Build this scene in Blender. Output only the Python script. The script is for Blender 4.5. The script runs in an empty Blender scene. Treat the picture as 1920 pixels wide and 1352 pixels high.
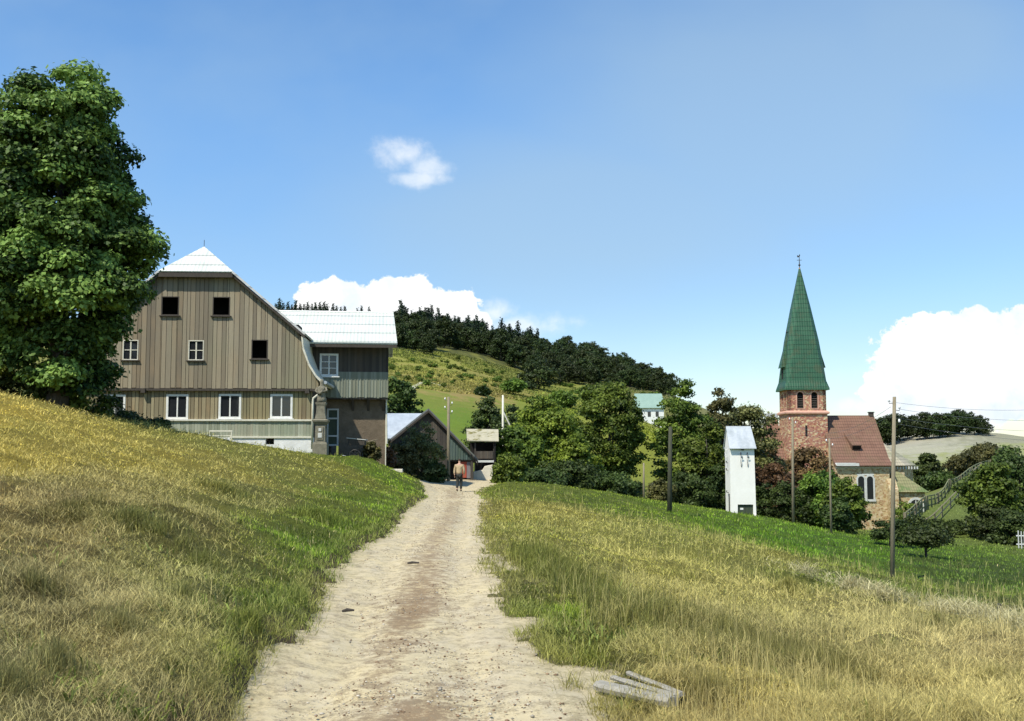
import bpy, bmesh, math, random
import numpy as np
from mathutils import Vector, Matrix
C = bpy.context.scene.collection
SC = bpy.context.scene
R = math.radians

# ------------------------------------------------------------------ camera, sky, sun
F = 2058.0            # focal length in photo pixels (1920 wide)
PITCH = math.atan(174 / F)
cam = bpy.data.cameras.new('camera'); camo = bpy.data.objects.new('camera', cam); C.objects.link(camo)
cam.sensor_width = 36; cam.lens = 36 * F / 1920; cam.clip_end = 8000; cam.clip_start = 0.1
camo.location = (0, 0, 0); camo.rotation_euler = (R(90) + PITCH, 0, 0)
SC.camera = camo
SC.render.resolution_x = 1024; SC.render.resolution_y = 721
SC.view_settings.view_transform = 'Standard'
SC.view_settings.look = 'None'
SC.view_settings.gamma = 1
SC.view_settings.exposure = 0.26
SUN_AZ, SUN_EL = 219.0, 54.0    # degrees clockwise from +Y (view direction); elevation
sv = Vector((math.sin(R(SUN_AZ)) * math.cos(R(SUN_EL)), math.cos(R(SUN_AZ)) * math.cos(R(SUN_EL)), math.sin(R(SUN_EL))))
sl = bpy.data.lights.new('sun', 'SUN'); so = bpy.data.objects.new('sun', sl); C.objects.link(so)
sl.energy = 4.6; sl.angle = R(0.5); sl.color = (1.0, 0.945, 0.83)
so.rotation_euler = sv.to_track_quat('Z', 'Y').to_euler()


def lay(px, py):
    """direction of a photo pixel"""
    return np.array([(px - 960) / F,
                     math.cos(PITCH) - (676 - py) / F * math.sin(PITCH),
                     math.sin(PITCH) + (676 - py) / F * math.cos(PITCH)])


def P(px, py, Y):
    d = lay(px, py)
    return Vector(d * (Y / d[1]))


world = bpy.data.worlds.new('World'); SC.world = world; world.use_nodes = True


def build_world():
    nt = world.node_tree; n = nt.nodes; l = nt.links; n.clear()
    out = n.new('ShaderNodeOutputWorld')
    sky = n.new('ShaderNodeTexSky'); sky.sky_type = 'NISHITA'; sky.sun_disc = False
    sky.sun_elevation = R(SUN_EL); sky.sun_rotation = R(SUN_AZ)
    sky.air_density = 1.0; sky.dust_density = 0.35; sky.ozone_density = 1.2; sky.altitude = 500
    hsv = n.new('ShaderNodeHueSaturation'); hsv.inputs['Saturation'].default_value = 1.22
    hsv.inputs['Value'].default_value = 1.10
    l.new(sky.outputs[0], hsv.inputs['Color'])
    tc = n.new('ShaderNodeTexCoord')
    sep = n.new('ShaderNodeSeparateXYZ'); l.new(tc.outputs['Generated'], sep.inputs[0])

    def M(op, a, b=None, c=None, clamp=False):
        m = n.new('ShaderNodeMath'); m.operation = op; m.use_clamp = clamp
        for i, v in enumerate((a, b, c)):
            if v is None: continue
            if isinstance(v, (int, float)): m.inputs[i].default_value = v
            else: l.new(v, m.inputs[i])
        return m.outputs[0]
    yy = M('MAXIMUM', sep.outputs['Y'], 0.05)
    u = M('DIVIDE', sep.outputs['X'], yy); v = M('DIVIDE', sep.outputs['Z'], yy)
    front = M('GREATER_THAN', sep.outputs['Y'], 0.06)

    def noise(scale, detail, rough=0.55, off=0.0, stretch=1.0):
        cb = n.new('ShaderNodeCombineXYZ'); l.new(u, cb.inputs[0]); l.new(M('MULTIPLY', v, stretch), cb.inputs[1]); cb.inputs[2].default_value = off
        t = n.new('ShaderNodeTexNoise'); t.inputs['Scale'].default_value = scale; t.inputs['Detail'].default_value = detail
        t.inputs['Roughness'].default_value = rough; l.new(cb.outputs[0], t.inputs['Vector'])
        return M('SUBTRACT', t.outputs['Fac'], 0.5)
    # slow washes of lighter and deeper sky, thin high haze
    nz = noise(3.2, 4, 0.5, 3.1, 1.6)
    nw = noise(14, 6, 0.62, 1.7, 1.3)
    nb = noise(44, 5, 0.6, 6.0)

    def blobs(lst):
        acc = None
        for (px, py, a, b) in lst:
            d = lay(px, py); u0 = d[0] / d[1]; v0 = d[2] / d[1]
            du = M('DIVIDE', M('SUBTRACT', u, float(u0)), a / F); dv = M('DIVIDE', M('SUBTRACT', v, float(v0)), b / F)
            r = M('SQRT', M('ADD', M('MULTIPLY', du, du), M('MULTIPLY', dv, dv)))
            m = M('SUBTRACT', 1.0, r)
            acc = m if acc is None else M('SMOOTH_MAX', acc, m, 0.12)
        return acc

    def smooth(x, lo, hi):
        mr = n.new('ShaderNodeMapRange'); mr.interpolation_type = 'SMOOTHSTEP'
        l.new(x, mr.inputs['Value']); mr.inputs['From Min'].default_value = lo; mr.inputs['From Max'].default_value = hi
        return mr.outputs['Result']
    big = blobs([(1840, 690, 150, 115), (1940, 650, 160, 90), (1720, 690, 95, 85), (1700, 738, 90, 26), (1830, 750, 110, 36),
                 (1960, 730, 120, 70), (1750, 650, 70, 60), (2100, 690, 200, 120), (1830, 610, 50, 45),
                 (640, 580, 95, 62), (740, 570, 85, 62), (820, 585, 90, 55), (690, 600, 150, 50), (880, 605, 50, 28)])
    bigm = smooth(M('ADD', big, M('ADD', M('MULTIPLY', nw, 1.1), M('MULTIPLY', nb, 0.9))), 0.0, 0.10)
    soft = blobs([(752, 290, 85, 48), (795, 312, 60, 30), (775, 335, 70, 24), (930, 590, 60, 35), (1640, 760, 90, 20), (960, 610, 150, 36), (1720, 780, 160, 20)])
    softm = M('MULTIPLY', smooth(M('ADD', soft, M('ADD', M('MULTIPLY', nw, 1.7), M('MULTIPLY', nb, 1.1))), 0.05, 1.0), 0.62)
    wash = M('MULTIPLY', smooth(M('ADD', nz, M('MULTIPLY', nw, 0.2)), -0.12, 0.22), 0.20)
    veil = M('MULTIPLY', smooth(M('ADD', blobs([(1480, 200, 700, 420), (1100, 420, 700, 260), (1750, 90, 420, 260)]), M('MULTIPLY', nz, 1.0)), -0.1, 0.8), 0.48)
    low = n.new('ShaderNodeMix'); low.data_type = 'RGBA'; low.blend_type = 'MULTIPLY'
    l.new(smooth(M('MULTIPLY', v, -1.0), -0.36, -0.02), low.inputs['Factor']); l.new(hsv.outputs[0], low.inputs['A']); low.inputs['B'].default_value = (0.70, 0.70, 0.74, 1)
    bgs = n.new('ShaderNodeBackground'); l.new(low.outputs['Result'], bgs.inputs['Color']); bgs.inputs['Strength'].default_value = 0.15
    bgw = n.new('ShaderNodeBackground'); bgw.inputs['Color'].default_value = (0.42, 0.57, 0.68, 1); bgw.inputs['Strength'].default_value = 0.92
    # cloud body: white, greyer and bluer where the cloud is thick at its base
    shade = smooth(M('ADD', M('MULTIPLY', noise(9, 6, 0.6, 9.0), 1.0), M('MULTIPLY', nb, 0.3)), -0.25, 0.12)
    mixc = n.new('ShaderNodeMix'); mixc.data_type = 'RGBA'; l.new(shade, mixc.inputs['Factor'])
    mixc.inputs['A'].default_value = (0.68, 0.79, 0.89, 1); mixc.inputs['B'].default_value = (1, 1, 0.99, 1)
    bgc = n.new('ShaderNodeBackground'); l.new(mixc.outputs['Result'], bgc.inputs['Color']); bgc.inputs['Strength'].default_value = 0.97

    def mix(f, a, b):
        m = n.new('ShaderNodeMixShader'); l.new(f, m.inputs[0]); l.new(a, m.inputs[1]); l.new(b, m.inputs[2]); return m.outputs[0]
    s = mix(M('MULTIPLY', M('MAXIMUM', wash, veil), front), bgs.outputs[0], bgw.outputs[0])
    s = mix(M('MULTIPLY', softm, front), s, bgc.outputs[0])
    s = mix(M('MULTIPLY', bigm, front), s, bgc.outputs[0])
    l.new(s, out.inputs['Surface'])


build_world()

# ------------------------------------------------------------------ numpy noise


def vnoise(x, y, seed=0):
    x = np.asarray(x, float); y = np.asarray(y, float)
    xi = np.floor(x).astype(np.int64); yi = np.floor(y).astype(np.int64)
    fx = x - xi; fy = y - yi
    fx = fx * fx * (3 - 2 * fx); fy = fy * fy * (3 - 2 * fy)

    def h(a, b):
        k = (a * 374761393 + b * 668265263 + seed * 1442695041) & 0x7fffffff
        k = ((k ^ (k >> 13)) * 1274126177) & 0x7fffffff
        return ((k ^ (k >> 16)) & 0xffff) / 65535.0
    a = h(xi, yi); b = h(xi + 1, yi); c = h(xi, yi + 1); d = h(xi + 1, yi + 1)
    return (a * (1 - fx) + b * fx) * (1 - fy) + (c * (1 - fx) + d * fx) * fy


def fbm(x, y, seed=0, o=3):
    s = 0; a = 0.5; t = 0
    for i in range(o):
        s = s + a * vnoise(x * 2 ** i, y * 2 ** i, seed + i); t += a; a *= 0.5
    return s / t


def sstep(x, a, b):
    t = np.clip((x - a) / (b - a), 0, 1)
    return t * t * (3 - 2 * t)


# ------------------------------------------------------------------ terrain
CTRL = [  # photo pixel x, y and depth of a point on the ground
    (960, None, 4, -1.8), (960, None, 7, -1.82), (200, None, 4, -1.75), (1700, None, 4, -1.9),
    (430, 1352, 7.6), (1110, 1352, 7.6), (760, 1352, 7.6), (760, 1150, 12.9), (790, 1050, 18.6), (830, 1000, 25), (850, 960, 36), (855, 935, 46),
    (870, 921, 60), (850, 897, 76), (900, 905, 70), (800, 900, 72),
    (610, 1100, 15.2), (965, 1100, 15.2), (730, 1000, 25.5), (915, 1000, 25.5), (790, 930, 47), (915, 935, 46),
    # left bank
    (0, 1352, 6.4), (150, 1200, 8.5), (0, 1000, 13.5), (0, 860, 22), (0, 757, 34), (100, 777, 37), (200, 803, 41), (330, 820, 45),
    (450, 843, 48), (600, 859, 51), (700, 874, 54), (770, 903, 57), (300, 1200, 9), (300, 1000, 15), (300, 900, 26), (550, 1000, 21.5), (600, 900, 37),
    (450, 1100, 13.5), (150, 850, 26), (130, None, 44, 1.35), (-200, 720, 36), (-200, 1000, 12), (-500, 700, 36), (-500, 1000, 12), (-900, 680, 36),
    (0, None, 57, 1.2), (368, None, 58, .15), (583, None, 57, -.35), (700, None, 62, -.75), (700, None, 75, -1.2), (300, None, 75, .6), (0, None, 90, 2.0), (500, None, 110, 1.0),
    # right meadow
    (1500, 1352, 8.0), (1920, 1352, 8.6), (1920, 1187, 16), (1800, 1157, 19), (1600, 1110, 24), (1450, 1050, 31), (1300, 1100, 20), (1500, 1200, 13.5),
    (1673, 1090, 44), (1920, 1120, 40), (1920, 1037, 76), (1770, 1060, 55), (1580, 1002, 80), (1420, 970, 80), (1255, 966, 60), (1250, 945, 80),
    (1100, 922, 72), (950, 916, 62), (1100, 1000, 31), (1300, 1005, 40), (1000, 960, 41), (1200, 1350, 7.8), (2300, 1352, 9), (2300, 1150, 30), (2300, 1050, 80), (2300, 980, 120),
    # middle distance
    (1600, 990, 138), (1480, 985, 140), (1350, 960, 130), (1200, 925, 140), (1000, 880, 130), (900, 865, 110), (1700, 992, 100), (1760, 985, 125), (1750, 930, 152),
    (1850, 884, 150), (1775, 928, 124), (1815, 902, 137), (1735, 958, 112), (1920, 893, 150), (1920, 960, 108), (2300, 900, 150), (1600, 950, 180), (1100, 870, 170),
    # far hill with the wood
    (730, 792, 150), (900, 803, 150), (800, 737, 220), (960, 765, 220), (1100, 800, 200), (730, 657, 330), (900, 682, 345), (1050, 722, 345),
    (1250, 742, 345), (1205, 792, 250), (1100, 760, 280), (510, 606, 450), (740, 622, 450), (860, 640, 450), (1000, 664, 450), (1100, 683, 440), (1200, 712, 420),
    (1260, 742, 400), (1310, 765, 400), (1400, 800, 400), (500, 770, 150), (200, 760, 150), (300, 600, 450), (0, 600, 450), (-400, 600, 450), (-400, 740, 150), (500, 700, 250), (100, 700, 250),
    (740, 645, 640), (1000, 690, 640), (0, 640, 640), (1260, 770, 640), (-400, 640, 640),
    # right far field
    (1500, 845, 400), (1700, 824, 450), (1850, 814, 450), (1925, 823, 450), (2300, 830, 450), (1700, 880, 250), (1920, 868, 250), (2300, 880, 250), (1400, 868, 250), (1560, 880, 250),
    (1500, 850, 700), (1920, 838, 700), (2400, 842, 700), (0, 800, 1600), (960, 840, 1600), (1920, 846, 1600), (960, 848, 3500), (0, 848, 3500), (1920, 850, 3500),
]
pts = []
for c in CTRL:
    if c[1] is None:
        p = Vector(((c[0] - 960) / F * c[2], c[2], c[3]))
    else:
        p = P(*c[:3])
    r = math.hypot(p.x, p.y)
    pts.append((2.5 * math.atan2(p.x, p.y), math.log(r), p.z / r))
for az in (-180, -140, -100, -70, 70, 100, 140, 180):
    side = -1 if az < 0 else 1
    for r, zl, zr in ((4, -1.75, -1.9), (9, -1.0, -2.3), (20, .2, -3.3), (45, 1.5, -5.0), (120, 4, -8), (400, 20, -5), (900, 20, -5), (3500, 0, 0)):
        w = (1 - abs(az) / 180) * 1.0
        z = (zl if side < 0 else zr)
        z = z * w + (zl + zr) / 2 * (1 - w)
        pts.append((2.5 * R(az), math.log(r), z / r))
pts = np.array(pts)


def _U(d2):
    return np.where(d2 > 1e-12, 0.5 * d2 * np.log(np.maximum(d2, 1e-12)), 0)


_n = len(pts)
_d2 = ((pts[:, None, :2] - pts[None, :, :2]) ** 2).sum(-1)
_K = _U(_d2) + np.eye(_n) * 2e-4
_Pm = np.c_[np.ones(_n), pts[:, :2]]
_A = np.block([[_K, _Pm], [_Pm.T, np.zeros((3, 3))]])
_w = np.linalg.solve(_A, np.r_[pts[:, 2], 0, 0, 0])


def hbase(X, Y):
    X = np.atleast_1d(np.asarray(X, float)); Y = np.atleast_1d(np.asarray(Y, float))
    r = np.maximum(np.hypot(X, Y), 3.0)
    a = 2.5 * np.arctan2(X, Y); b = np.log(r)
    out = np.empty_like(r)
    for i in range(0, len(r), 20000):
        s = slice(i, i + 20000)
        d2 = (a[s, None] - pts[None, :, 0]) ** 2 + (b[s, None] - pts[None, :, 1]) ** 2
        out[s] = _U(d2) @ _w[:_n] + _w[_n] + _w[_n + 1] * a[s] + _w[_n + 2] * b[s]
    z = out * r
    rr = np.hypot(X, Y)
    return np.where(rr < 4.5, z * sstep(rr, 2.0, 4.5) + -1.8 * (1 - sstep(rr, 2.0, 4.5)), z)


# road edges: photo y, left x, right x
EDGE = [(1500, 300, 1215), (1352, 430, 1110), (1250, 512, 1045), (1200, 548, 1012), (1150, 583, 988), (1100, 611, 962), (1050, 655, 934), (1000, 728, 916),
        (960, 776, 911), (935, 795, 913), (922, 792, 897)]
rows = []
for (py, xl, xr) in EDGE:
    lo = 3.0
    for Y in np.geomspace(3, 90, 600):
        p = P((xl + xr) / 2, py, Y)
        if p.z <= float(hbase(p.x, p.y)[0]): lo = Y; break
        lo = Y
    rows.append((lo, (xl - 960) / F * lo, (xr - 960) / F * lo))
rows.sort()
rows = [(-60, rows[0][1] - 1.0, rows[0][2] + 1.0), (0, rows[0][1] + .05, rows[0][2] - .05)] + rows
rows = [r for r in rows if r[0] < 60] + [(62, -5.3, -1.75), (66, -6.4, -1.2), (70, -6.2, -.9), (74, -4.8, -.9), (78, -4.5, -1.0), (79, -3.4, -3.2)]
rows = np.array(rows)


def rdist(X, Y):
    xl = np.interp(Y, rows[:, 0], rows[:, 1]); xr = np.interp(Y, rows[:, 0], rows[:, 2])
    dl = xl - X; dr = X - xr
    d = np.maximum(dl, dr) + np.where(Y > 79, 30, 0)
    n = (fbm(X * 1.7, Y * 1.2, 5, 4) - .5) * (0.7 + .9 * (dr > dl))
    return d + n * np.clip(np.abs(Y) / 8, .35, 1), dl > dr


def hground(X, Y, bump=True):
    X = np.atleast_1d(np.asarray(X, float)); Y = np.atleast_1d(np.asarray(Y, float))
    z = hbase(X, Y)
    d, left = rdist(X, Y)
    up = np.where(left, 0.15 * sstep(d, 0, .22) + .03 * sstep(d, .2, 1.2), .05 * sstep(d, 0, .4) + .05 * sstep(d, .3, 1.5))
    up = up * (1 - sstep(Y, 70, 90))
    z = z + np.where(d > 0, up, -0.10 * sstep(-d, 0, .15))
    if bump:
        r = np.hypot(X, Y)
        b = (fbm(X * 1.3, Y * 1.3, 11, 4) - .5) * .34 + (fbm(X * 3.1, Y * 3.1, 13, 2) - .5) * .10 * (1 - sstep(r, 15, 30)) + (fbm(X * .33, Y * .33, 21, 2) - .5) * .34
        z = z + b * sstep(d, 0.1, 1.5) * (1 - sstep(r, 60, 110))
        z = z + (fbm(X * .03, Y * .03, 31, 3) - .5) * 3.0 * sstep(r, 170, 330) * (1 - sstep(r, 500, 800))
        # low windrow of raked hay along the lower edge of the mown meadow
    return z


def gz(X, Y):
    return float(hground(X, Y)[0])


_Ys = np.geomspace(4.5, 900, 700)


def gat(px, py, far=False):
    d = lay(px, py)
    X = d[0] / d[1] * _Ys; Z = d[2] / d[1] * _Ys
    h = hground(X, _Ys)
    k = np.argmax(Z <= h) if (Z <= h).any() else len(_Ys) - 1
    return Vector((X[k], _Ys[k], h[k]))


def on(px, Y, dz=0.0):
    X = (px - 960) / F * Y * (1.0)
    return Vector((X, Y, gz(X, Y) + dz))


# ground tint (the plants' own colour: sun-dried straw, hay, fresh grass)
TINT = [(20, 780, .56, .47, .12), (100, 810, .54, .46, .12), (0, 850, .56, .45, .11), (200, 840, .54, .44, .10), (350, 860, .46, .40, .11), (500, 855, .33, .33, .09), (600, 870, .24, .30, .06),
        (700, 885, .16, .28, .04), (760, 915, .15, .29, .03), (700, 950, .15, .27, .04), (600, 960, .17, .26, .05), (450, 930, .28, .28, .09), (300, 900, .38, .33, .12), (150, 920, .38, .32, .13),
        (0, 950, .38, .29, .13), (100, 1050, .33, .27, .13), (300, 1020, .26, .26, .09), (450, 1030, .22, .25, .07), (560, 1060, .15, .25, .05), (620, 1040, .14, .27, .04), (500, 1150, .16, .27, .05),
        (400, 1150, .30, .29, .12), (200, 1150, .37, .32, .17), (50, 1200, .38, .34, .19), (300, 1300, .42, .37, .20), (470, 1250, .18, .26, .06), (100, 1330, .42, .37, .20), (380, 1240, .34, .32, .14),
        (940, 950, .24, .28, .07), (1000, 960, .32, .33, .09), (1100, 1000, .38, .37, .10), (1200, 1010, .38, .38, .10), (970, 1010, .24, .27, .08), (1000, 1080, .18, .24, .06), (1080, 1120, .15, .20, .05),
        (1050, 1180, .15, .26, .04), (1120, 1240, .20, .28, .05), (1180, 1170, .20, .22, .07), (1220, 1230, .22, .23, .09), (1300, 1120, .43, .39, .13), (1250, 1050, .44, .41, .12), (1400, 1200, .32, .29, .12),
        (1450, 1120, .44, .40, .14), (1330, 1165, .24, .22, .08), (1240, 1140, .24, .24, .07), (1500, 1235, .26, .23, .09), (1600, 1262, .28, .24, .10), (1130, 1080, .20, .23, .06), (1400, 1270, .44, .37, .15), (60, 1110, .22, .19, .09), (350, 960, .24, .22, .07), (250, 980, .26, .22, .08), (130, 960, .24, .19, .08), (700, 1000, .15, .27, .04), (400, 1000, .25, .22, .08), (200, 1290, .30, .27, .13), (60, 1290, .28, .25, .12), (1600, 1160, .46, .41, .19), (1700, 1200, .47, .41, .21), (1850, 1210, .44, .37, .20), (1600, 1300, .47, .40, .17), (1800, 1300, .48, .41, .18), (1300, 1320, .36, .29, .12),
        (1000, 930, .17, .25, .05), (1100, 935, .13, .22, .04), (1200, 965, .16, .27, .04), (1350, 985, .13, .26, .03), (1350, 1015, .22, .29, .06), (1500, 1015, .11, .25, .03), (1600, 1030, .11, .25, .03),
        (1550, 1065, .18, .26, .06), (1650, 1095, .14, .22, .05), (1800, 1115, .12, .20, .05), (1850, 1070, .09, .17, .04), (1900, 1145, .14, .19, .06), (1450, 1045, .30, .33, .10), (1920, 1170, .3, .28, .12),
        (800, 680, .22, .27, .06), (850, 712, .30, .27, .07), (800, 750, .15, .25, .05), (900, 740, .30, .24, .08), (870, 785, .12, .25, .03), (980, 765, .16, .26, .05), (1100, 740, .20, .26, .06),
        (1200, 740, .22, .22, .08), (1210, 830, .25, .34, .06), (1750, 842, .48, .46, .33), (1700, 832, .48, .45, .34), (1850, 825, .34, .33, .22), (1900, 850, .30, .36, .15), (1850, 870, .32, .38, .15), (1750, 890, .15, .20, .06),
        (1780, 930, .13, .19, .05), (900, 650, .06, .08, .03), (1100, 690, .06, .08, .03), (740, 640, .06, .08, .03)]
tp = []
for (px, py, *c) in TINT:
    if c[1] > c[0]: c = [c[0] * 1.2, c[1] * 1.06, c[2] * .9]
    if 640 < py < 800 and px < 1300 and c[1] > .15: c = [c[0] * 1.2, c[1] * 1.12, c[2] * 1.1]
    if py > 740 and not (px > 1600 and py < 935): c = [c[0] * .90, c[1] * .87, c[2] * .60] if c[0] > c[1] * .98 else [c[0] * (.98 if px < 1300 else .90), c[1] * (.86 if px < 1300 else .82), c[2] * .62]
    g = gat(px, py); tp.append((2.5 * math.atan2(g.x, g.y), math.log(math.hypot(g.x, g.y)), *c))
tp = np.array(tp)


def tint(X, Y):
    X = np.asarray(X, float); Y = np.asarray(Y, float)
    a = 2.5 * np.arctan2(X, Y); b = np.log(np.maximum(np.hypot(X, Y), 2))
    a = a + (fbm(X * .5, Y * .5, 41, 3) - .5) * .22; b = b + (fbm(X * .5, Y * .5, 47, 3) - .5) * .30
    out = np.empty((len(a), 3))
    for i in range(0, len(a), 20000):
        s = slice(i, i + 20000)
        d2 = (a[s, None] - tp[None, :, 0]) ** 2 + (b[s, None] - tp[None, :, 1]) ** 2
        w = 1 / (d2 + .0012) ** 1.7
        out[s] = (w @ tp[:, 2:]) / w.sum(1)[:, None]
    return out


# ------------------------------------------------------------------ mesh helpers
def tag(o, label=None, cat=None, group=None, kind=None):
    if label: o['label'] = label
    if cat: o['category'] = cat
    if group: o['group'] = group
    if kind: o['kind'] = kind
    return o


def empty(name, loc, label, cat, group=None, rz=0.0):
    o = bpy.data.objects.new(name, None); C.objects.link(o)
    o.location = loc; o.rotation_euler = (0, 0, rz); o.empty_display_size = .3
    return tag(o, label, cat, group)


def npmesh(name, V, Fc, k, mat, parent=None, col=None, smooth=False):
    """V (n,3), Fc (m,k) constant-size faces"""
    me = bpy.data.meshes.new(name)
    V = np.asarray(V, np.float32); Fc = np.asarray(Fc, np.int32)
    me.vertices.add(len(V)); me.vertices.foreach_set('co', V.ravel())
    me.loops.add(Fc.size); me.loops.foreach_set('vertex_index', Fc.ravel())
    me.polygons.add(len(Fc)); me.polygons.foreach_set('loop_start', np.arange(0, Fc.size, k, dtype=np.int32))
    me.update(calc_edges=True)
    if smooth: me.polygons.foreach_set('use_smooth', np.ones(len(Fc), bool))
    if col is not None:
        at = me.color_attributes.new('tint', 'FLOAT_COLOR', 'POINT')
        at.data.foreach_set('color', np.c_[col, np.ones(len(col))].astype(np.float32).ravel())
    me.materials.append(mat)
    o = bpy.data.objects.new(name, me); C.objects.link(o)
    if parent: o.parent = parent
    return o


class MB:
    def __init__(s): s.v = []; s.f = []

    def add(s, vs, fs):
        b = len(s.v); s.v += [tuple(v) for v in vs]; s.f += [tuple(b + i for i in f) for f in fs]; return s

    def box(s, x0, x1, y0, y1, z0, z1):
        return s.add([(x0, y0, z0), (x1, y0, z0), (x1, y1, z0), (x0, y1, z0), (x0, y0, z1), (x1, y0, z1), (x1, y1, z1), (x0, y1, z1)],
                     [(0, 3, 2, 1), (4, 5, 6, 7), (0, 1, 5, 4), (1, 2, 6, 5), (2, 3, 7, 6), (3, 0, 4, 7)])

    def extrude(s, poly, vec):
        """poly: list of 3D points; closed prism along vec"""
        n = len(poly); vec = Vector(vec); a = [Vector(p) for p in poly]
        vs = a + [p + vec for p in a]
        fs = [tuple(range(n))[::-1], tuple(range(n, 2 * n))] + [(i, (i + 1) % n, n + (i + 1) % n, n + i) for i in range(n)]
        return s.add(vs, fs)

    def slab(s, poly, t):
        a = [Vector(p) for p in poly]; nr = (a[1] - a[0]).cross(a[2] - a[0]).normalized()
        if nr.z < 0: nr = -nr
        return s.extrude([p - nr * t for p in a], nr * t)

    def tube(s, path, rad, n=8, cap=True):
        path = [Vector(p) for p in path]
        if not isinstance(rad, (list, tuple)): rad = [rad] * len(path)
        vs = []; fs = []
        for i, p in enumerate(path):
            d = (path[min(i + 1, len(path) - 1)] - path[max(i - 1, 0)])
            d = d.normalized() if d.length > 1e-9 else Vector((0, 0, 1))
            q = d.to_track_quat('Z', 'Y')
            if abs(d.z) > .99: q = Matrix.Identity(3).to_quaternion() if d.z > 0 else q
            for k in range(n):
                a = 2 * math.pi * k / n
                vs.append(p + q @ Vector((math.cos(a) * rad[i], math.sin(a) * rad[i], 0)))
        for i in range(len(path) - 1):
            for k in range(n):
                fs.append((i * n + k, i * n + (k + 1) % n, (i + 1) * n + (k + 1) % n, (i + 1) * n + k))
        if cap: fs += [tuple(range(n))[::-1], tuple(range((len(path) - 1) * n, len(path) * n))]
        return s.add(vs, fs)

    def loft(s, rings):
        n = len(rings[0]); vs = [p for r in rings for p in r]; fs = []
        for i in range(len(rings) - 1):
            for k in range(n): fs.append((i * n + k, i * n + (k + 1) % n, (i + 1) * n + (k + 1) % n, (i + 1) * n + k))
        fs += [tuple(range(n))[::-1], tuple(range((len(rings) - 1) * n, len(rings) * n))]
        return s.add(vs, fs)

    def build(s, name, mat, parent=None, smooth=False, bevel=0):
        me = bpy.data.meshes.new(name); me.from_pydata(s.v, [], s.f); me.update()
        bm = bmesh.new(); bm.from_mesh(me); bmesh.ops.recalc_face_normals(bm, faces=bm.faces); bm.to_mesh(me); bm.free()
        if smooth:
            for p in me.polygons: p.use_smooth = True
        me.materials.append(mat)
        o = bpy.data.objects.new(name, me); C.objects.link(o)
        if parent: o.parent = parent
        if bevel:
            b = o.modifiers.new('b', 'BEVEL'); b.width = bevel; b.segments = 2; b.limit_method = 'ANGLE'
        return o


def copy_tree(o, parent=None):
    c = o.copy(); C.objects.link(c)
    if parent: c.parent = parent
    for ch in list(o.children): copy_tree(ch, c)
    return c


# ------------------------------------------------------------------ materials
def newmat(name):
    m = bpy.data.materials.new(name); m.use_nodes = True
    n = m.node_tree.nodes; l = m.node_tree.links
    return m, n, l, n['Principled BSDF']


def mixrgb(n, l, f, a, b, mode='MIX'):
    m = n.new('ShaderNodeMix'); m.data_type = 'RGBA'; m.blend_type = mode
    for sock, v in ((m.inputs['Factor'], f), (m.inputs['A'], a), (m.inputs['B'], b)):
        if isinstance(v, (int, float)): sock.default_value = v
        elif isinstance(v, tuple): sock.default_value = (*v[:3], 1)
        else: l.new(v, sock)
    return m.outputs['Result']


def ramp(n, l, f, a, b, interp='LINEAR'):
    r = n.new('ShaderNodeMapRange'); l.new(f, r.inputs['Value']); r.inputs['From Min'].default_value = a; r.inputs['From Max'].default_value = b
    return r.outputs['Result']


def math_(n, l, op, a, b=None):
    m = n.new('ShaderNodeMath'); m.operation = op
    for i, v in enumerate((a, b)):
        if v is None: continue
        if isinstance(v, (int, float)): m.inputs[i].default_value = v
        else: l.new(v, m.inputs[i])
    return m.outputs[0]


def coords(n, l, scale=(1, 1, 1)):
    tc = n.new('ShaderNodeTexCoord'); mp = n.new('ShaderNodeMapping'); mp.inputs['Scale'].default_value = scale
    l.new(tc.outputs['Object'], mp.inputs['Vector']); return mp.outputs[0]


def ntex(n, l, vec, scale, detail=4, rough=.6):
    t = n.new('ShaderNodeTexNoise'); t.inputs['Scale'].default_value = scale; t.inputs['Detail'].default_value = detail; t.inputs['Roughness'].default_value = rough
    l.new(vec, t.inputs['Vector']); return t.outputs['Fac']


def bumpn(n, l, bs, h, strength=.4, dist=.02):
    b = n.new('ShaderNodeBump'); b.inputs['Strength'].default_value = strength; b.inputs['Distance'].default_value = dist
    l.new(h, b.inputs['Height']); l.new(b.outputs[0], bs.inputs['Normal'])


def simple(name, c1, c2, scale=3.0, rough=.8, stretch=(1, 1, 1), bump=.3, dist=.02, metal=0, spec=.3):
    m, n, l, bs = newmat(name)
    v = coords(n, l, stretch); a = ntex(n, l, v, scale, 6, .65); b = ntex(n, l, v, scale * 6, 4)
    f = ramp(n, l, math_(n, l, 'ADD', a, math_(n, l, 'MULTIPLY', b, .35)), .42, .92)
    l.new(mixrgb(n, l, f, c1, c2), bs.inputs['Base Color'])
    bs.inputs['Roughness'].default_value = rough; bs.inputs['Metallic'].default_value = metal; bs.inputs['Specular IOR Level'].default_value = spec
    bumpn(n, l, bs, b, bump, dist)
    return m


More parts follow.
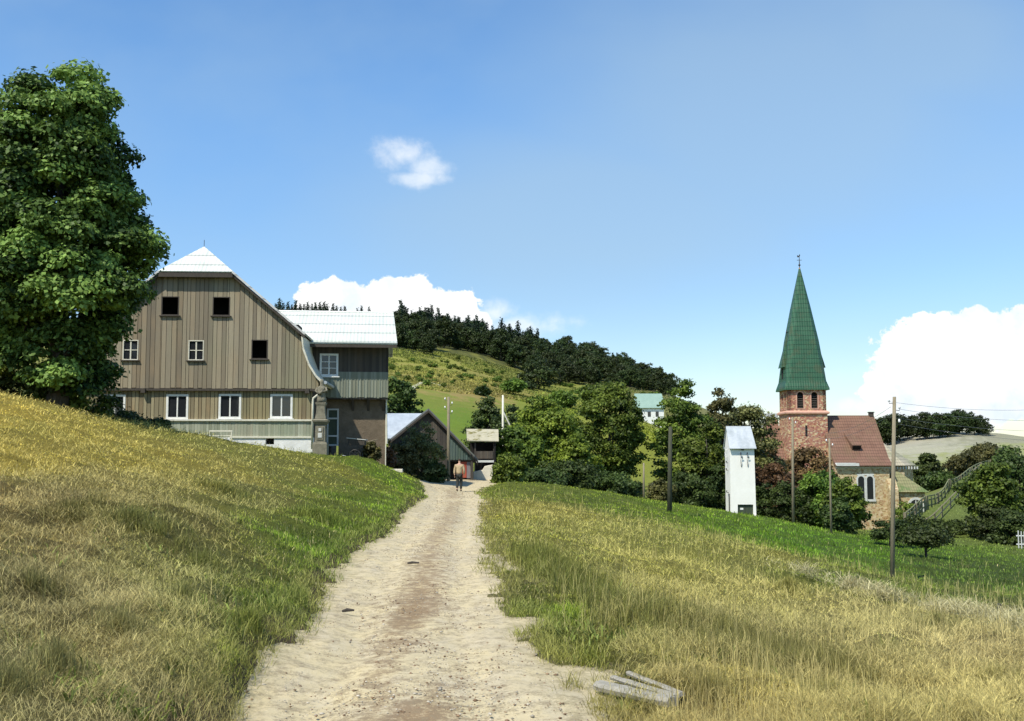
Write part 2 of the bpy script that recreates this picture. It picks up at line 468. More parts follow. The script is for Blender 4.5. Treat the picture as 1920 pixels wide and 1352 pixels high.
def leafmat(name, dark, light, trans=.25, rough=.55):
    m, n, l, bs = newmat(name)
    at = n.new('ShaderNodeAttribute'); at.attribute_name = 'tint'
    sp = n.new('ShaderNodeSeparateColor'); l.new(at.outputs['Color'], sp.inputs[0])
    c = mixrgb(n, l, sp.outputs[0], dark, light)
    oi = n.new('ShaderNodeObjectInfo')
    hs = n.new('ShaderNodeHueSaturation'); l.new(c, hs.inputs['Color'])
    l.new(math_(n, l, 'ADD', math_(n, l, 'MULTIPLY', oi.outputs['Random'], .035), .4825), hs.inputs['Hue'])
    l.new(math_(n, l, 'ADD', math_(n, l, 'MULTIPLY', oi.outputs['Random'], .5), .78), hs.inputs['Value'])
    l.new(hs.outputs[0], bs.inputs['Base Color']); bs.inputs['Roughness'].default_value = rough; bs.inputs['Specular IOR Level'].default_value = .25
    tr = n.new('ShaderNodeBsdfTranslucent'); l.new(hs.outputs[0], tr.inputs['Color'])
    mx = n.new('ShaderNodeMixShader'); mx.inputs[0].default_value = trans
    l.new(bs.outputs[0], mx.inputs[1]); l.new(tr.outputs[0], mx.inputs[2]); l.new(mx.outputs[0], n['Material Output'].inputs['Surface'])
    return m


def boardmat(name, base, dark, warm, green=None, width=.2):
    """weathered vertical boards: each board its own tone, streaks of grain, dirt and knots"""
    m, n, l, bs = newmat(name)
    tc = n.new('ShaderNodeTexCoord'); sp = n.new('ShaderNodeSeparateXYZ'); l.new(tc.outputs['Object'], sp.inputs[0])
    at = n.new('ShaderNodeAttribute'); at.attribute_name = 'tint'; asp = n.new('ShaderNodeSeparateColor'); l.new(at.outputs['Color'], asp.inputs[0])
    v = coords(n, l, (14, 14, .7)); g = ntex(n, l, v, 2.2, 6, .7)
    v2 = coords(n, l, (1, 1, .5)); w = ntex(n, l, v2, .55, 4, .6)
    c = mixrgb(n, l, asp.outputs[0], dark, base)
    c = mixrgb(n, l, math_(n, l, 'MULTIPLY', ramp(n, l, w, .42, .68), asp.outputs[1]), c, warm)
    c = mixrgb(n, l, math_(n, l, 'MULTIPLY', ramp(n, l, g, .5, .75), .6), c, dark)
    if green:
        w2 = ntex(n, l, coords(n, l, (1, 1, .35)), .35, 4, .6)
        c = mixrgb(n, l, math_(n, l, 'MULTIPLY', ramp(n, l, w2, .5, .7), .65), c, green)
    l.new(c, bs.inputs['Base Color']); bs.inputs['Roughness'].default_value = .85; bs.inputs['Specular IOR Level'].default_value = .2
    bumpn(n, l, bs, g, .5, .01)
    return m


def roofmat(name, c1, c2, axis=0, pitch=.18, row=None, moss=None, rough=.6, spec=.4, depth=.03, mossamt=.5, mscale=.5):
    """profiled sheet or tile: ribs along the slope, courses across it, patchy wear"""
    m, n, l, bs = newmat(name)
    tc = n.new('ShaderNodeTexCoord'); sp = n.new('ShaderNodeSeparateXYZ'); l.new(tc.outputs['Object'], sp.inputs[0])
    s = math_(n, l, 'SINE', math_(n, l, 'MULTIPLY', sp.outputs[axis], 2 * math.pi / pitch))
    h = math_(n, l, 'MULTIPLY', s, .5)
    v = coords(n, l); a = ntex(n, l, v, .8, 6, .65); b = ntex(n, l, v, 7, 4)
    f = ramp(n, l, math_(n, l, 'ADD', a, math_(n, l, 'MULTIPLY', b, .5)), .5, 1.0)
    c = mixrgb(n, l, f, c1, c2)
    if row:
        rz = math_(n, l, 'DIVIDE', sp.outputs[2], row)
        fr = math_(n, l, 'FRACT', rz)
        h = math_(n, l, 'ADD', h, math_(n, l, 'MULTIPLY', fr, -1.2))
        # each course and column cell gets its own tone
        cb = n.new('ShaderNodeCombineXYZ'); l.new(math_(n, l, 'FLOOR', math_(n, l, 'DIVIDE', sp.outputs[axis], pitch * (1 if pitch > .15 else 2))), cb.inputs[0]); l.new(math_(n, l, 'FLOOR', rz), cb.inputs[1])
        wn = n.new('ShaderNodeTexWhiteNoise'); l.new(cb.outputs[0], wn.inputs[0])
        c = mixrgb(n, l, math_(n, l, 'MULTIPLY', wn.outputs['Value'], .45), c, c2)
        c = mixrgb(n, l, math_(n, l, 'MULTIPLY', math_(n, l, 'GREATER_THAN', fr, .86), .5), c, tuple(x * .35 for x in c1))
    if moss:
        c = mixrgb(n, l, math_(n, l, 'MULTIPLY', ramp(n, l, ntex(n, l, v, mscale, 6, .7), .5, .6), mossamt), c, moss)
    l.new(c, bs.inputs['Base Color']); bs.inputs['Roughness'].default_value = rough; bs.inputs['Specular IOR Level'].default_value = spec
    bumpn(n, l, bs, h, .8, depth)
    return m


def stonemat(name, cols, mortar, scale=2.4):
    """rubble masonry with cells of several stone colours"""
    m, n, l, bs = newmat(name)
    v = coords(n, l, (1, 1, 1.35))
    nz = n.new('ShaderNodeTexNoise'); nz.inputs['Scale'].default_value = 3; l.new(v, nz.inputs['Vector'])
    vm = n.new('ShaderNodeVectorMath'); vm.operation = 'MULTIPLY_ADD'; l.new(nz.outputs['Color'], vm.inputs[0]); vm.inputs[1].default_value = (.2, .2, .2); l.new(v, vm.inputs[2])
    vo = n.new('ShaderNodeTexVoronoi'); vo.inputs['Scale'].default_value = scale; l.new(vm.outputs[0], vo.inputs['Vector'])
    ve = n.new('ShaderNodeTexVoronoi'); ve.feature = 'DISTANCE_TO_EDGE'; ve.inputs['Scale'].default_value = scale; l.new(vm.outputs[0], ve.inputs['Vector'])
    sp = n.new('ShaderNodeSeparateColor'); l.new(vo.outputs['Color'], sp.inputs[0])
    cr = n.new('ShaderNodeValToRGB'); cr.color_ramp.interpolation = 'CONSTANT'
    e = cr.color_ramp.elements; e[0].color = (*cols[0], 1); e[0].position = 0; e[1].color = (*cols[1], 1); e[1].position = 1 / len(cols)
    for i, cc in enumerate(cols[2:]): x = e.new((i + 2) / len(cols)); x.color = (*cc, 1)
    l.new(sp.outputs[0], cr.inputs[0])
    g = ramp(n, l, ve.outputs['Distance'], .03, .07)
    c = mixrgb(n, l, g, mortar, cr.outputs[0])
    big = ntex(n, l, v, .5, 4)
    c = mixrgb(n, l, math_(n, l, 'MULTIPLY', ramp(n, l, big, .45, .7), .35), c, mortar)
    l.new(c, bs.inputs['Base Color']); bs.inputs['Roughness'].default_value = .9; bs.inputs['Specular IOR Level'].default_value = .2
    bumpn(n, l, bs, g, .6, .05)
    return m


def tintmat(name, rough=.8, gain=1.0, noise=True, trans=0.0, spec=.2):
    m, n, l, bs = newmat(name)
    at = n.new('ShaderNodeAttribute'); at.attribute_name = 'tint'; c = at.outputs['Color']
    if noise:
        v = coords(n, l); a = math_(n, l, 'ADD', math_(n, l, 'MULTIPLY', ntex(n, l, v, 1.3, 8, .7), .6), math_(n, l, 'MULTIPLY', ntex(n, l, v, .12, 8, .7), .4)); b = ntex(n, l, v, 9, 6, .7); d = ntex(n, l, v, 45, 4, .7)
        s = math_(n, l, 'ADD', math_(n, l, 'ADD', math_(n, l, 'MULTIPLY', a, .8), math_(n, l, 'MULTIPLY', b, .7)), math_(n, l, 'MULTIPLY', d, .6))
        f = ramp(n, l, s, .75, 1.35)
        c = mixrgb(n, l, f, mixrgb(n, l, 1.0, c, (.45, .45, .42), 'MULTIPLY'), c)
        bumpn(n, l, bs, s, .9, .08)
    if gain != 1: c = mixrgb(n, l, 1.0, c, (gain, gain, gain), 'MULTIPLY')
    l.new(c, bs.inputs['Base Color']); bs.inputs['Roughness'].default_value = rough; bs.inputs['Specular IOR Level'].default_value = spec
    if trans:
        tr = n.new('ShaderNodeBsdfTranslucent'); l.new(c, tr.inputs['Color'])
        mx = n.new('ShaderNodeMixShader'); mx.inputs[0].default_value = trans
        l.new(bs.outputs[0], mx.inputs[1]); l.new(tr.outputs[0], mx.inputs[2]); l.new(mx.outputs[0], n['Material Output'].inputs['Surface'])
    return m


def glassmat():
    m, n, l, bs = newmat('dark_glass')
    bs.inputs['Base Color'].default_value = (.02, .022, .025, 1); bs.inputs['Roughness'].default_value = .08; bs.inputs['Specular IOR Level'].default_value = .5
    v = coords(n, l); bumpn(n, l, bs, ntex(n, l, v, 2.5, 2), .15, .02)
    return m


MAT = dict(
    ground=tintmat('meadow_soil', .9, 1.0),
    blade=tintmat('grass_blades', .6, 1.32, False, .25, .25),
    boards=boardmat('weathered_boards', (.34, .295, .205), (.17, .145, .105), (.33, .24, .14), (.25, .245, .15)),
    boards_low=boardmat('lower_boards', (.33, .285, .175), (.16, .135, .085), (.34, .235, .12), (.22, .235, .11)),
    boards_pale=boardmat('pale_green_boards', (.40, .42, .32), (.22, .24, .17), (.36, .33, .24), (.28, .33, .22)),
    boards_dark=boardmat('dark_boards', (.115, .10, .08), (.05, .045, .04), (.13, .10, .07)),
    boards_grey=boardmat('grey_boards', (.33, .36, .29), (.17, .18, .13), (.28, .28, .2), (.22, .27, .17)),
    boards_green=boardmat('green_grey_boards', (.13, .17, .13), (.05, .065, .055), (.12, .17, .16), (.07, .14, .07)),
    sheet=roofmat('pale_corrugated_sheet', (.48, .51, .46), (.70, .73, .66), 0, .20, .62, (.50, .54, .44), .5, .4, .02, .4),
    sheet_side=roofmat('pale_corrugated_sheet_side', (.50, .50, .48), (.64, .64, .60), 1, .20, .62, (.40, .40, .34), .5, .4, .02, .4),
    zinc=roofmat('weathered_zinc', (.36, .40, .42), (.55, .58, .60), 0, .5, None, (.30, .33, .33), .5, .5, .01),
    darkzinc=roofmat('dark_sheet', (.10, .11, .11), (.2, .21, .2), 1, .3, None, (.14, .14, .1), .7, .3, .01),
    rusty=roofmat('mossy_rusty_sheet', (.36, .33, .22), (.52, .48, .34), 0, .5, None, (.16, .14, .035), .7, .3, .02, 1.0, 1.6),
    blueroof=simple('bluish_roof', (.26, .30, .34), (.46, .51, .55), .9, .6, (1, 1, 1), .2),
    white=simple('white_paint', (.66, .66, .60), (.82, .82, .77), 4, .55, bump=.1),
    cream=simple('cream_paint', (.55, .53, .42), (.72, .69, .56), 4, .6, bump=.1),
    limewash=simple('limewash', (.80, .78, .70), (.90, .88, .81), 1.2, .85, bump=.25),
    plaster=simple('stained_plaster', (.62, .62, .58), (.85, .85, .82), 2.5, .9, bump=.5),
    concrete=simple('pale_concrete', (.55, .50, .38), (.72, .66, .52), 1.5, .9, bump=.5),
    brownwall=simple('brown_rendered_wall', (.11, .085, .055), (.20, .155, .105), 2.0, .9, bump=.7, dist=.04),
    darkwood=simple('dark_wood', (.04, .035, .028), (.09, .075, .06), 4, .85, (6, 6, 1)),
    void=simple('dark_interior', (.012, .011, .01), (.02, .018, .016), 2, .95),
    glass=glassmat(),
    sandstone=simple('weathered_sandstone', (.13, .12, .085), (.27, .25, .18), 5, .9, bump=.9, dist=.03),
    polewood=simple('pole_wood', (.17, .14, .09), (.30, .26, .17), 5, .85, (6, 6, .6), .4),
    poledark=simple('dark_pole_wood', (.035, .04, .025), (.08, .08, .05), 5, .85, (6, 6, .6), .4),
    porcelain=simple('white_porcelain', (.75, .76, .74), (.85, .85, .83), 4, .25, bump=.05, spec=.6),
    iron=simple('dark_iron', (.03, .03, .03), (.07, .065, .06), 6, .55, metal=.3),
    wire=simple('wire', (.12, .13, .14), (.2, .21, .22), 6, .5, metal=.3),
    bark=simple('bark', (.05, .042, .032), (.13, .11, .085), 5, .95, (3, 3, .6), .9, .05),
    towerstone=stonemat('red_rubble_stone', [(.34, .13, .08), (.46, .22, .12), (.56, .38, .19), (.28, .10, .07), (.60, .48, .28), (.42, .16, .11)], (.42, .26, .19), 4.2),
    navestone=stonemat('ochre_rubble_stone', [(.50, .36, .19), (.38, .24, .13), (.58, .46, .30), (.30, .18, .08), (.50, .42, .24)], (.52, .43, .24), 3.6),
    pinktrim=simple('pink_sandstone_trim', (.50, .27, .19), (.62, .37, .27), 3, .85, bump=.3),
    palestone=simple('pale_stone_trim', (.46, .47, .43), (.60, .60, .55), 3, .85, bump=.3),
    greentile=roofmat('green_copper_shingle', (.015, .066, .030), (.034, .108, .052), 0, .32, .62, (.055, .080, .035), .5, .45, .02, .7),
    redtile=roofmat('red_clay_tile', (.135, .070, .045), (.22, .12, .08), 0, .3, .38, (.15, .10, .055), .8, .3, .04, .5),
    mosstile=roofmat('mossy_brown_tile', (.16, .17, .07), (.27, .25, .13), 0, .3, .38, (.10, .16, .05), .8, .3, .04, .8),
    paletile=roofmat('pale_brown_tile', (.30, .27, .19), (.42, .38, .28), 0, .3, .38, (.20, .22, .12), .8, .3, .04, .5),
    tealroof=simple('teal_roof', (.20, .30, .25), (.27, .38, .31), .6, .7),
    red=simple('red_door_paint', (.30, .05, .03), (.42, .09, .05), 3, .7),
    greydoor=simple('grey_door_wood', (.16, .14, .15), (.27, .24, .24), 3, .8, (5, 5, 1)),
    doorgreen=simple('dark_green_metal', (.035, .05, .03), (.07, .085, .05), 4, .6),
    linden=leafmat('linden_leaves', (.010, .028, .004), (.25, .36, .075), .25),
    leaf_bright=leafmat('bright_leaves', (.050, .090, .010), (.32, .40, .05), .32),
    leaf_mid=leafmat('mid_leaves', (.030, .058, .008), (.21, .29, .04), .30),
    leaf_dark=leafmat('dark_leaves', (.022, .036, .008), (.085, .12, .025), .22),
    leaf_red=leafmat('reddish_leaves', (.065, .042, .016), (.21, .13, .05), .25),
    leaf_olive=leafmat('olive_leaves', (.040, .046, .014), (.18, .17, .05), .25),
    leaf_bush=leafmat('bush_leaves', (.045, .055, .018), (.24, .25, .09), .28),
    leaf_wood=leafmat('wood_leaves', (.016, .028, .007), (.055, .08, .016), .15),
    spruce=leafmat('spruce_needles', (.008, .018, .008), (.020, .042, .014), .05),
    fencewood=simple('weathered_fence_wood', (.13, .14, .07), (.24, .25, .13), 4, .85),
    cutwood=simple('grey_split_wood', (.24, .22, .17), (.46, .43, .35), 4, .85, (1, 8, 8), .6),
)

# ------------------------------------------------------------------ ground sheet


def build_ground():
    fov = math.atan(960 / F) + .03
    th = np.concatenate([np.linspace(-math.pi, -fov - .02, 70, endpoint=False), np.linspace(-fov - .02, fov + .02, 560), np.linspace(fov + .02, math.pi, 70)[1:-1]])
    rr = np.concatenate([[1.0, 2.0, 3.0], np.geomspace(4, 90, 400), np.geomspace(90, 700, 150)[1:], np.geomspace(700, 5000, 22)[1:]])
    T, RR = np.meshgrid(th, rr)
    X = (RR * np.sin(T)).ravel(); Y = (RR * np.cos(T)).ravel()
    Z = hground(X, Y)
    nt, nr = len(th), len(rr)
    V = np.c_[X, Y, Z]; V = np.r_[V, [[0, 0, -1.85]]]
    i = np.arange(nr - 1)[:, None] * nt; j = np.arange(nt)[None, :]; j2 = (j + 1) % nt
    q = np.stack([i + j, i + j2, i + nt + j2, i + nt + j], -1).reshape(-1, 4)[:, ::-1]
    col = tint(X, Y); col = np.r_[col, [[.3, .3, .1]]]
    d, left = rdist(X, Y)
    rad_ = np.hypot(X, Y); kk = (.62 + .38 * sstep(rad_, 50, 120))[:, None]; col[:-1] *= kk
    # bare earth beside the road; the left bank's shadow line is painted dark
    e = (np.abs(d) < .16) & (Y > 0) & (Y < 62) & left
    col[:-1][e] = (.14, .10, .06)
    e = (np.abs(d) < .3) & ~left & (Y < 75)
    col[:-1][e] = col[:-1][e] * .5 + np.array([.34, .28, .16]) * .5
    # centre fan
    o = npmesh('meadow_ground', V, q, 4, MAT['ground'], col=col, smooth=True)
    bm = bmesh.new(); bm.from_mesh(o.data); bm.verts.ensure_lookup_table()
    for k in range(nt): bm.faces.new((bm.verts[nt * nr], bm.verts[(k + 1) % nt], bm.verts[k])).smooth = True
    bm.to_mesh(o.data); bm.free()
    tag(o, kind='structure')


build_ground()


def roadmat():
    m, n, l, bs = newmat('dusty_track')
    v = coords(n, l); at = n.new('ShaderNodeAttribute'); at.attribute_name = 'tint'; sp = n.new('ShaderNodeSeparateColor'); l.new(at.outputs['Color'], sp.inputs[0])
    a = ntex(n, l, v, .9, 6, .6); b = ntex(n, l, v, 6, 8, .75); d = ntex(n, l, v, 30, 6, .75); lg = ntex(n, l, coords(n, l, (3, 1, 1)), 2, 6, .7)
    c = mixrgb(n, l, ramp(n, l, a, .35, .65), (.52, .44, .28), (.60, .50, .29))
    c = mixrgb(n, l, math_(n, l, 'MULTIPLY', ramp(n, l, lg, .45, .7), .5), c, (.55, .49, .37))
    fine = ntex(n, l, v, 110, 5, .8)
    s = math_(n, l, 'ADD', math_(n, l, 'MULTIPLY', b, .62), math_(n, l, 'ADD', math_(n, l, 'MULTIPLY', d, .36), math_(n, l, 'MULTIPLY', fine, .22)))
    # reddish-brown litter down the crown of the track
    f = math_(n, l, 'MULTIPLY', ramp(n, l, math_(n, l, 'ADD', s, math_(n, l, 'MULTIPLY', sp.outputs[0], .24)), .66, .81), .9)
    c = mixrgb(n, l, f, c, (.21, .125, .06))
    c = mixrgb(n, l, math_(n, l, 'MULTIPLY', ramp(n, l, s, .575, .68), .75), c, (.27, .22, .14))
    c = mixrgb(n, l, math_(n, l, 'MULTIPLY', sp.outputs[1], ramp(n, l, s, .45, .7)), c, (.26, .23, .11))
    l.new(c, bs.inputs['Base Color']); bs.inputs['Roughness'].default_value = .95; bs.inputs['Specular IOR Level'].default_value = .15
    bumpn(n, l, bs, math_(n, l, 'ADD', s, math_(n, l, 'MULTIPLY', a, .5)), .55, .05)
    return m


def build_road():
    Ys = np.concatenate([np.linspace(-20, 3, 24)[:-1], np.geomspace(3, 80, 420)])
    nx = 90; V = []; col = []
    t = np.linspace(0, 1, nx)
    for Y in Ys:
        xl = np.interp(Y, rows[:, 0], rows[:, 1]) - .7; xr = np.interp(Y, rows[:, 0], rows[:, 2]) + .9
        X = xl + (xr - xl) * t
        V.append(np.c_[X, np.full(nx, Y), np.zeros(nx)])
    V = np.concatenate(V)
    X, Y = V[:, 0], V[:, 1]
    xl = np.interp(Y, rows[:, 0], rows[:, 1]); xr = np.interp(Y, rows[:, 0], rows[:, 2])
    s = (X - xl) / (xr - xl) * 2 - 1          # -1..1 across
    s = s + (fbm(X * .6, Y * .35, 61, 2) - .5) * .25
    rut = -.035 * np.exp(-((s - .42) / .17) ** 2) - .035 * np.exp(-((s + .48) / .17) ** 2)
    V[:, 2] = hbase(X, Y) + rut + (fbm(X * 3, Y * 3, 63, 4) - .5) * .05 + (fbm(X * 14, Y * 14, 66, 2) - .5) * .012
    cen = np.exp(-((s - .02) / .34) ** 2) * sstep(fbm(X * 1.3, Y * .22, 71, 4), .22, .48) * (.62 + .38 * np.exp(-((Y - 10.5) / 5.0) ** 2))
    edge = sstep(np.abs(s), .72, 1.0) * (fbm(X * 1.5, Y * 1.5, 73, 3))
    col = np.c_[cen, edge, np.zeros(len(X))]
    ny = len(Ys)
    i = np.arange(ny - 1)[:, None] * nx; j = np.arange(nx - 1)[None, :]
    q = np.stack([i + j, i + j + 1, i + nx + j + 1, i + nx + j], -1).reshape(-1, 4)
    tag(npmesh('dirt_road', V, q, 4, roadmat(), col=col, smooth=True), kind='structure')


build_road()


def hill_path():
    pts_ = [gat(*p) for p in ((752, 748), (764, 736), (779, 726), (796, 717), (815, 722), (838, 728))]
    V = []; 
    for i in range(len(pts_) - 1):
        for t in np.linspace(0, 1, 12, endpoint=False):
            a, b = pts_[i], pts_[i + 1]; q = a.lerp(b, t); d = (b - a).normalized(); w = .55 if i < 3 else 1.0 - .15 * i
            for s_ in (-1, 1):
                x, y = q.x - d.y * w * s_, q.y + d.x * w * s_; V.append((x, y, gz(x, y) + .25))
    n = len(V) // 2
    npmesh('footpath', V, [(2 * i, 2 * i + 1, 2 * i + 3, 2 * i + 2) for i in range(n - 1)], 4, simple('trodden_earth', (.32, .32, .20), (.48, .45, .32), 1.2, .9))['kind'] = 'structure'


hill_path()

# ------------------------------------------------------------------ grass (uncountable blades)
rng = np.random.default_rng(7)


_a, _b = gat(1122, 1303), gat(1270, 1335)
LOGA = (_a.x, _a.y); LOGL = math.hypot(_b.x - _a.x, _b.y - _a.y); LOGD = ((_b.x - _a.x) / LOGL, (_b.y - _a.y) / LOGL); LOGN = (-LOGD[1], LOGD[0])


def blades(name, label, X, Y, h, w, lean, col, cat='grass', yaw=None, base=0.0):
    X = np.asarray(X); Y = np.asarray(Y)
    kk = ~((np.abs((X - LOGA[0]) * LOGN[0] + (Y - LOGA[1]) * LOGN[1] - .06) < .26) & (((X - LOGA[0]) * LOGD[0] + (Y - LOGA[1]) * LOGD[1]) > -.06) & (((X - LOGA[0]) * LOGD[0] + (Y - LOGA[1]) * LOGD[1]) < LOGL + .05) & (rng.uniform(0, 1, len(X)) < .88))
    base = base[kk] if isinstance(base, np.ndarray) else base; yaw = yaw[kk] if isinstance(yaw, np.ndarray) else yaw
    X, Y, h, lean, col = X[kk], Y[kk], h[kk], lean[kk], col[kk]; w = w[kk] if isinstance(w, np.ndarray) else w
    n = len(X); Z = hground(X, Y) - .01 + base
    a = rng.uniform(0, 2 * np.pi, n) if yaw is None else yaw
    b = rng.uniform(0, 2 * np.pi, n)
    dx, dy = np.cos(a), np.sin(a)
    sx, sy = np.cos(b) * w / 2, np.sin(b) * w / 2
    P0 = np.c_[X, Y, Z]
    up = np.sqrt(np.maximum(1 - lean ** 2, 0.0025))
    mid = P0 + np.c_[dx * lean * h * .38, dy * lean * h * .38, up * h * .62]
    tip = P0 + np.c_[dx * lean * h, dy * lean * h, up * h * (1 - .25 * lean)]
    s = np.c_[sx, sy, np.zeros(n)]
    V = np.stack([P0 - s, P0 + s, mid + s * .8, mid - s * .8, tip], 1).reshape(-1, 3)
    k = np.arange(n)[:, None] * 5
    tri = np.concatenate([k + [0, 1, 2], k + [0, 2, 3], k + [3, 2, 4]], 1).reshape(-1, 3)
    o = npmesh(name, V, tri, 3, MAT['blade'], col=np.repeat(col, 5, axis=0))
    tag(o, label, cat, kind='stuff'); return o


def sample(n, rlo, rhi, thlo=None, thhi=None, near=.5):
    fov = math.atan(960 / F) + .04
    th = rng.uniform(-fov if thlo is None else thlo, fov if thhi is None else thhi, n)
    u = rng.uniform(0, 1, n)
    r = np.where(rng.uniform(0, 1, n) < near, 1 / (1 / rlo + u * (1 / rhi - 1 / rlo)), np.exp(np.log(rlo) + u * (np.log(rhi) - np.log(rlo))))
    return r * np.sin(th), r * np.cos(th)


def build_grass():
    X, Y = sample(860000, 5.2, 135)
    d, left = rdist(X, Y)
    dens = fbm(X * 2.2, Y * 2.2, 81, 3)
    keep = (d > .02) & ((dens > .33) | (rng.uniform(0, 1, len(X)) < .45))
    X, Y, d, left = X[keep], Y[keep], d[keep], left[keep]
    c = tint(X, Y); r = np.hypot(X, Y)
    green = np.clip((c[:, 1] / c[:, 0] - 1.0) / .45, 0, 1)
    clump = sstep(fbm(X * .8, Y * .8, 83, 3), .35, .7)
    farx = 1 + r / 90
    # fresh grass stands, dried grass is short and leaning
    n = len(X); u = rng.uniform(0, 1, n)
    rank = np.where(left, green * np.where(d > 2.5, .28, .5), green) * (1 - .35 * sstep(r, 25, 60)) * (.5 + clump)
    h = (.042 + .13 * rank) * rng.uniform(.5, 1.35, n) * (1 + .25 * (farx - 1))
    tallband = np.exp(-((d - 1.7) / 1.2) ** 2) * (~left) * (Y < 34)
    h *= 1 + .7 * tallband * clump
    h = np.where(left & (d < .25), h * .75, h)
    lean = np.clip(rng.normal(.45, .22, n) + (1 - green) * .22, .05, .97)
    w = np.maximum(rng.uniform(.0018, .0038, n), r * .00045 * rng.uniform(.7, 1.4, n))
    # colour: its own green or straw, per blade variation; yellow dead blades among the green
    val = rng.normal(1, .22, n).clip(.45, 1.7)[:, None]
    patch = (.42 + 1.12 * sstep(fbm(X * 1.5, Y * 1.5, 85, 4), .25, .72))[:, None]
    col = c * val * patch
    dead = (rng.uniform(0, 1, n) < .16 * np.exp(-r / 25))[:, None]
    col = np.where(dead, np.array([.42, .36, .16]) * val, col)
    dk = (rng.uniform(0, 1, n) < .15)[:, None]
    col = np.where(dk, col * np.array([.5, .58, .5]), col)
    blades('meadow_grass', 'grass of the sloping meadows, fresh green by the track and sun-dried yellow further up', X, Y, h, w, lean, col)
    # mown hay lying in a tangle
    X, Y = sample(640000, 5.2, 80, near=.62)
    d, left = rdist(X, Y); c = tint(X, Y); r = np.hypot(X, Y)
    dry = np.clip(1 - (c[:, 1] / c[:, 0] - .84) / .30, 0, 1)
    cl = fbm(X * 1.6, Y * 1.6, 91, 4)
    keep = (d > .3) & (rng.uniform(0, 1, len(X)) < dry * (.12 + .88 * sstep(cl, .40, .56)))
    X, Y, c, r, dry, cl = [q[keep] for q in (X, Y, c, r, dry, cl)]
    n = len(X)
    h = rng.uniform(.04, .16, n) * (1 + r / 90); lean = rng.uniform(.72, .998, n)
    w = np.maximum(rng.uniform(.0016, .0034, n), r * .00038 * rng.uniform(.7, 1.3, n))
    col = (c * .72 + np.array([.50, .43, .20]) * .28) * rng.normal(1.0, .30, n).clip(.3, 1.8)[:, None]
    yaw = (fbm(X * 1.7, Y * 1.7, 93, 2) * 12 + rng.normal(0, 1.5, n))
    blades('mown_hay', 'pale straw-coloured mown hay lying tangled on the dry meadows', X, Y, h, w, lean, col, 'hay', yaw, base=.03 + .15 * rng.uniform(0, 1, n) * sstep(cl, .42, .66))
    # tall seed stems
    X, Y = sample(26000, 5.5, 60)
    d, left = rdist(X, Y); c = tint(X, Y); r = np.hypot(X, Y)
    keep = (d > .5) & (fbm(X * .5, Y * .5, 95, 3) > .47) & (~left | (rng.uniform(0, 1, len(X)) < .25)); X, Y, c, r, d, left = X[keep], Y[keep], c[keep], r[keep], d[keep], left[keep]; n = len(X)
    h = rng.uniform(.2, .5, n) * np.where(left, .7, 1)
    col = (c * .5 + np.array([.40, .33, .15]) * .5) * rng.normal(1, .25, n).clip(.4, 1.6)[:, None]
    blades('seed_stems', 'thin dry seed stems standing above the meadow beside the track', X, Y, h, np.maximum(.0035, r * .0004), np.clip(rng.normal(.25, .15, n), .02, .8), col, 'grass')
    # edge wisps creeping over the track
    Yq = 1 / rng.uniform(1 / 60, 1 / 6, 26000); side = rng.uniform(0, 1, len(Yq)) < .42
    xe = np.where(side, np.interp(Yq, rows[:, 0], rows[:, 1]), np.interp(Yq, rows[:, 0], rows[:, 2]))
    X = xe + rng.normal(0, .22, len(Yq)) + np.where(side, -.05, -.02)
    d, left = rdist(X, Yq); k = (d > -.14) & (d < .3); X = X[k]; Yq = Yq[k]; n = len(X)
    c = tint(X, Yq) * .7 + np.array([.26, .21, .11]) * .3
    blades('verge_grass', 'ragged dry wisps of grass overhanging the edges of the dirt track', X, Yq, rng.uniform(.05, .2, n), np.maximum(.004, Yq * .0005), rng.uniform(.4, .95, n), c * rng.normal(.9, .25, n).clip(.3, 1.5)[:, None], 'grass', base=.05)
    # pebbles, clods and litter on the track
    n = 9000
    Yq = 1 / rng.uniform(1 / 60, 1 / 6, n); s = rng.normal(0, .38, n).clip(-1, 1)
    s = np.where(rng.uniform(0, 1, n) < .4, rng.uniform(-1, 1, n), s)
    xl = np.interp(Yq, rows[:, 0], rows[:, 1]); xr = np.interp(Yq, rows[:, 0], rows[:, 2])
    X = xl + (xr - xl) * (s + 1) / 2
    keep = fbm(X * 2, Yq * 1.2, 99, 3) > .45; X, Yq, s = X[keep], Yq[keep], s[keep]; n = len(X)
    sz = np.maximum(rng.exponential(.0028, n) + .0025, Yq * .00035).clip(0, .018); Z = hbase(X, Yq) + .002
    base = np.array([[1, 0, 0], [-1, 0, 0], [0, 1, 0], [0, -1, 0], [0, 0, .7], [0, 0, -.7]])
    V = base[None] * sz[:, None, None] * rng.uniform(.5, 1.4, (n, 6, 1)) * np.array([1.3, 1, 1]); V = V + np.c_[X, Yq, Z][:, None, :]
    fc = np.array([[0, 2, 4], [2, 1, 4], [1, 3, 4], [3, 0, 4], [2, 0, 5], [1, 2, 5], [3, 1, 5], [0, 3, 5]])
    col = np.where((rng.uniform(0, 1, n) < .55)[:, None], np.array([.26, .17, .10]), np.array([.48, .43, .34])) * rng.uniform(.5, 1.2, n)[:, None]
    o = npmesh('track_pebbles', V.reshape(-1, 3), (np.arange(n)[:, None, None] * 6 + fc[None]).reshape(-1, 3), 3, tintmat('pebble', .9, 1, False), col=np.repeat(col, 6, axis=0))
    tag(o, 'small brown clods and pale pebbles scattered along the dirt track', 'pebbles', kind='stuff')


build_grass()


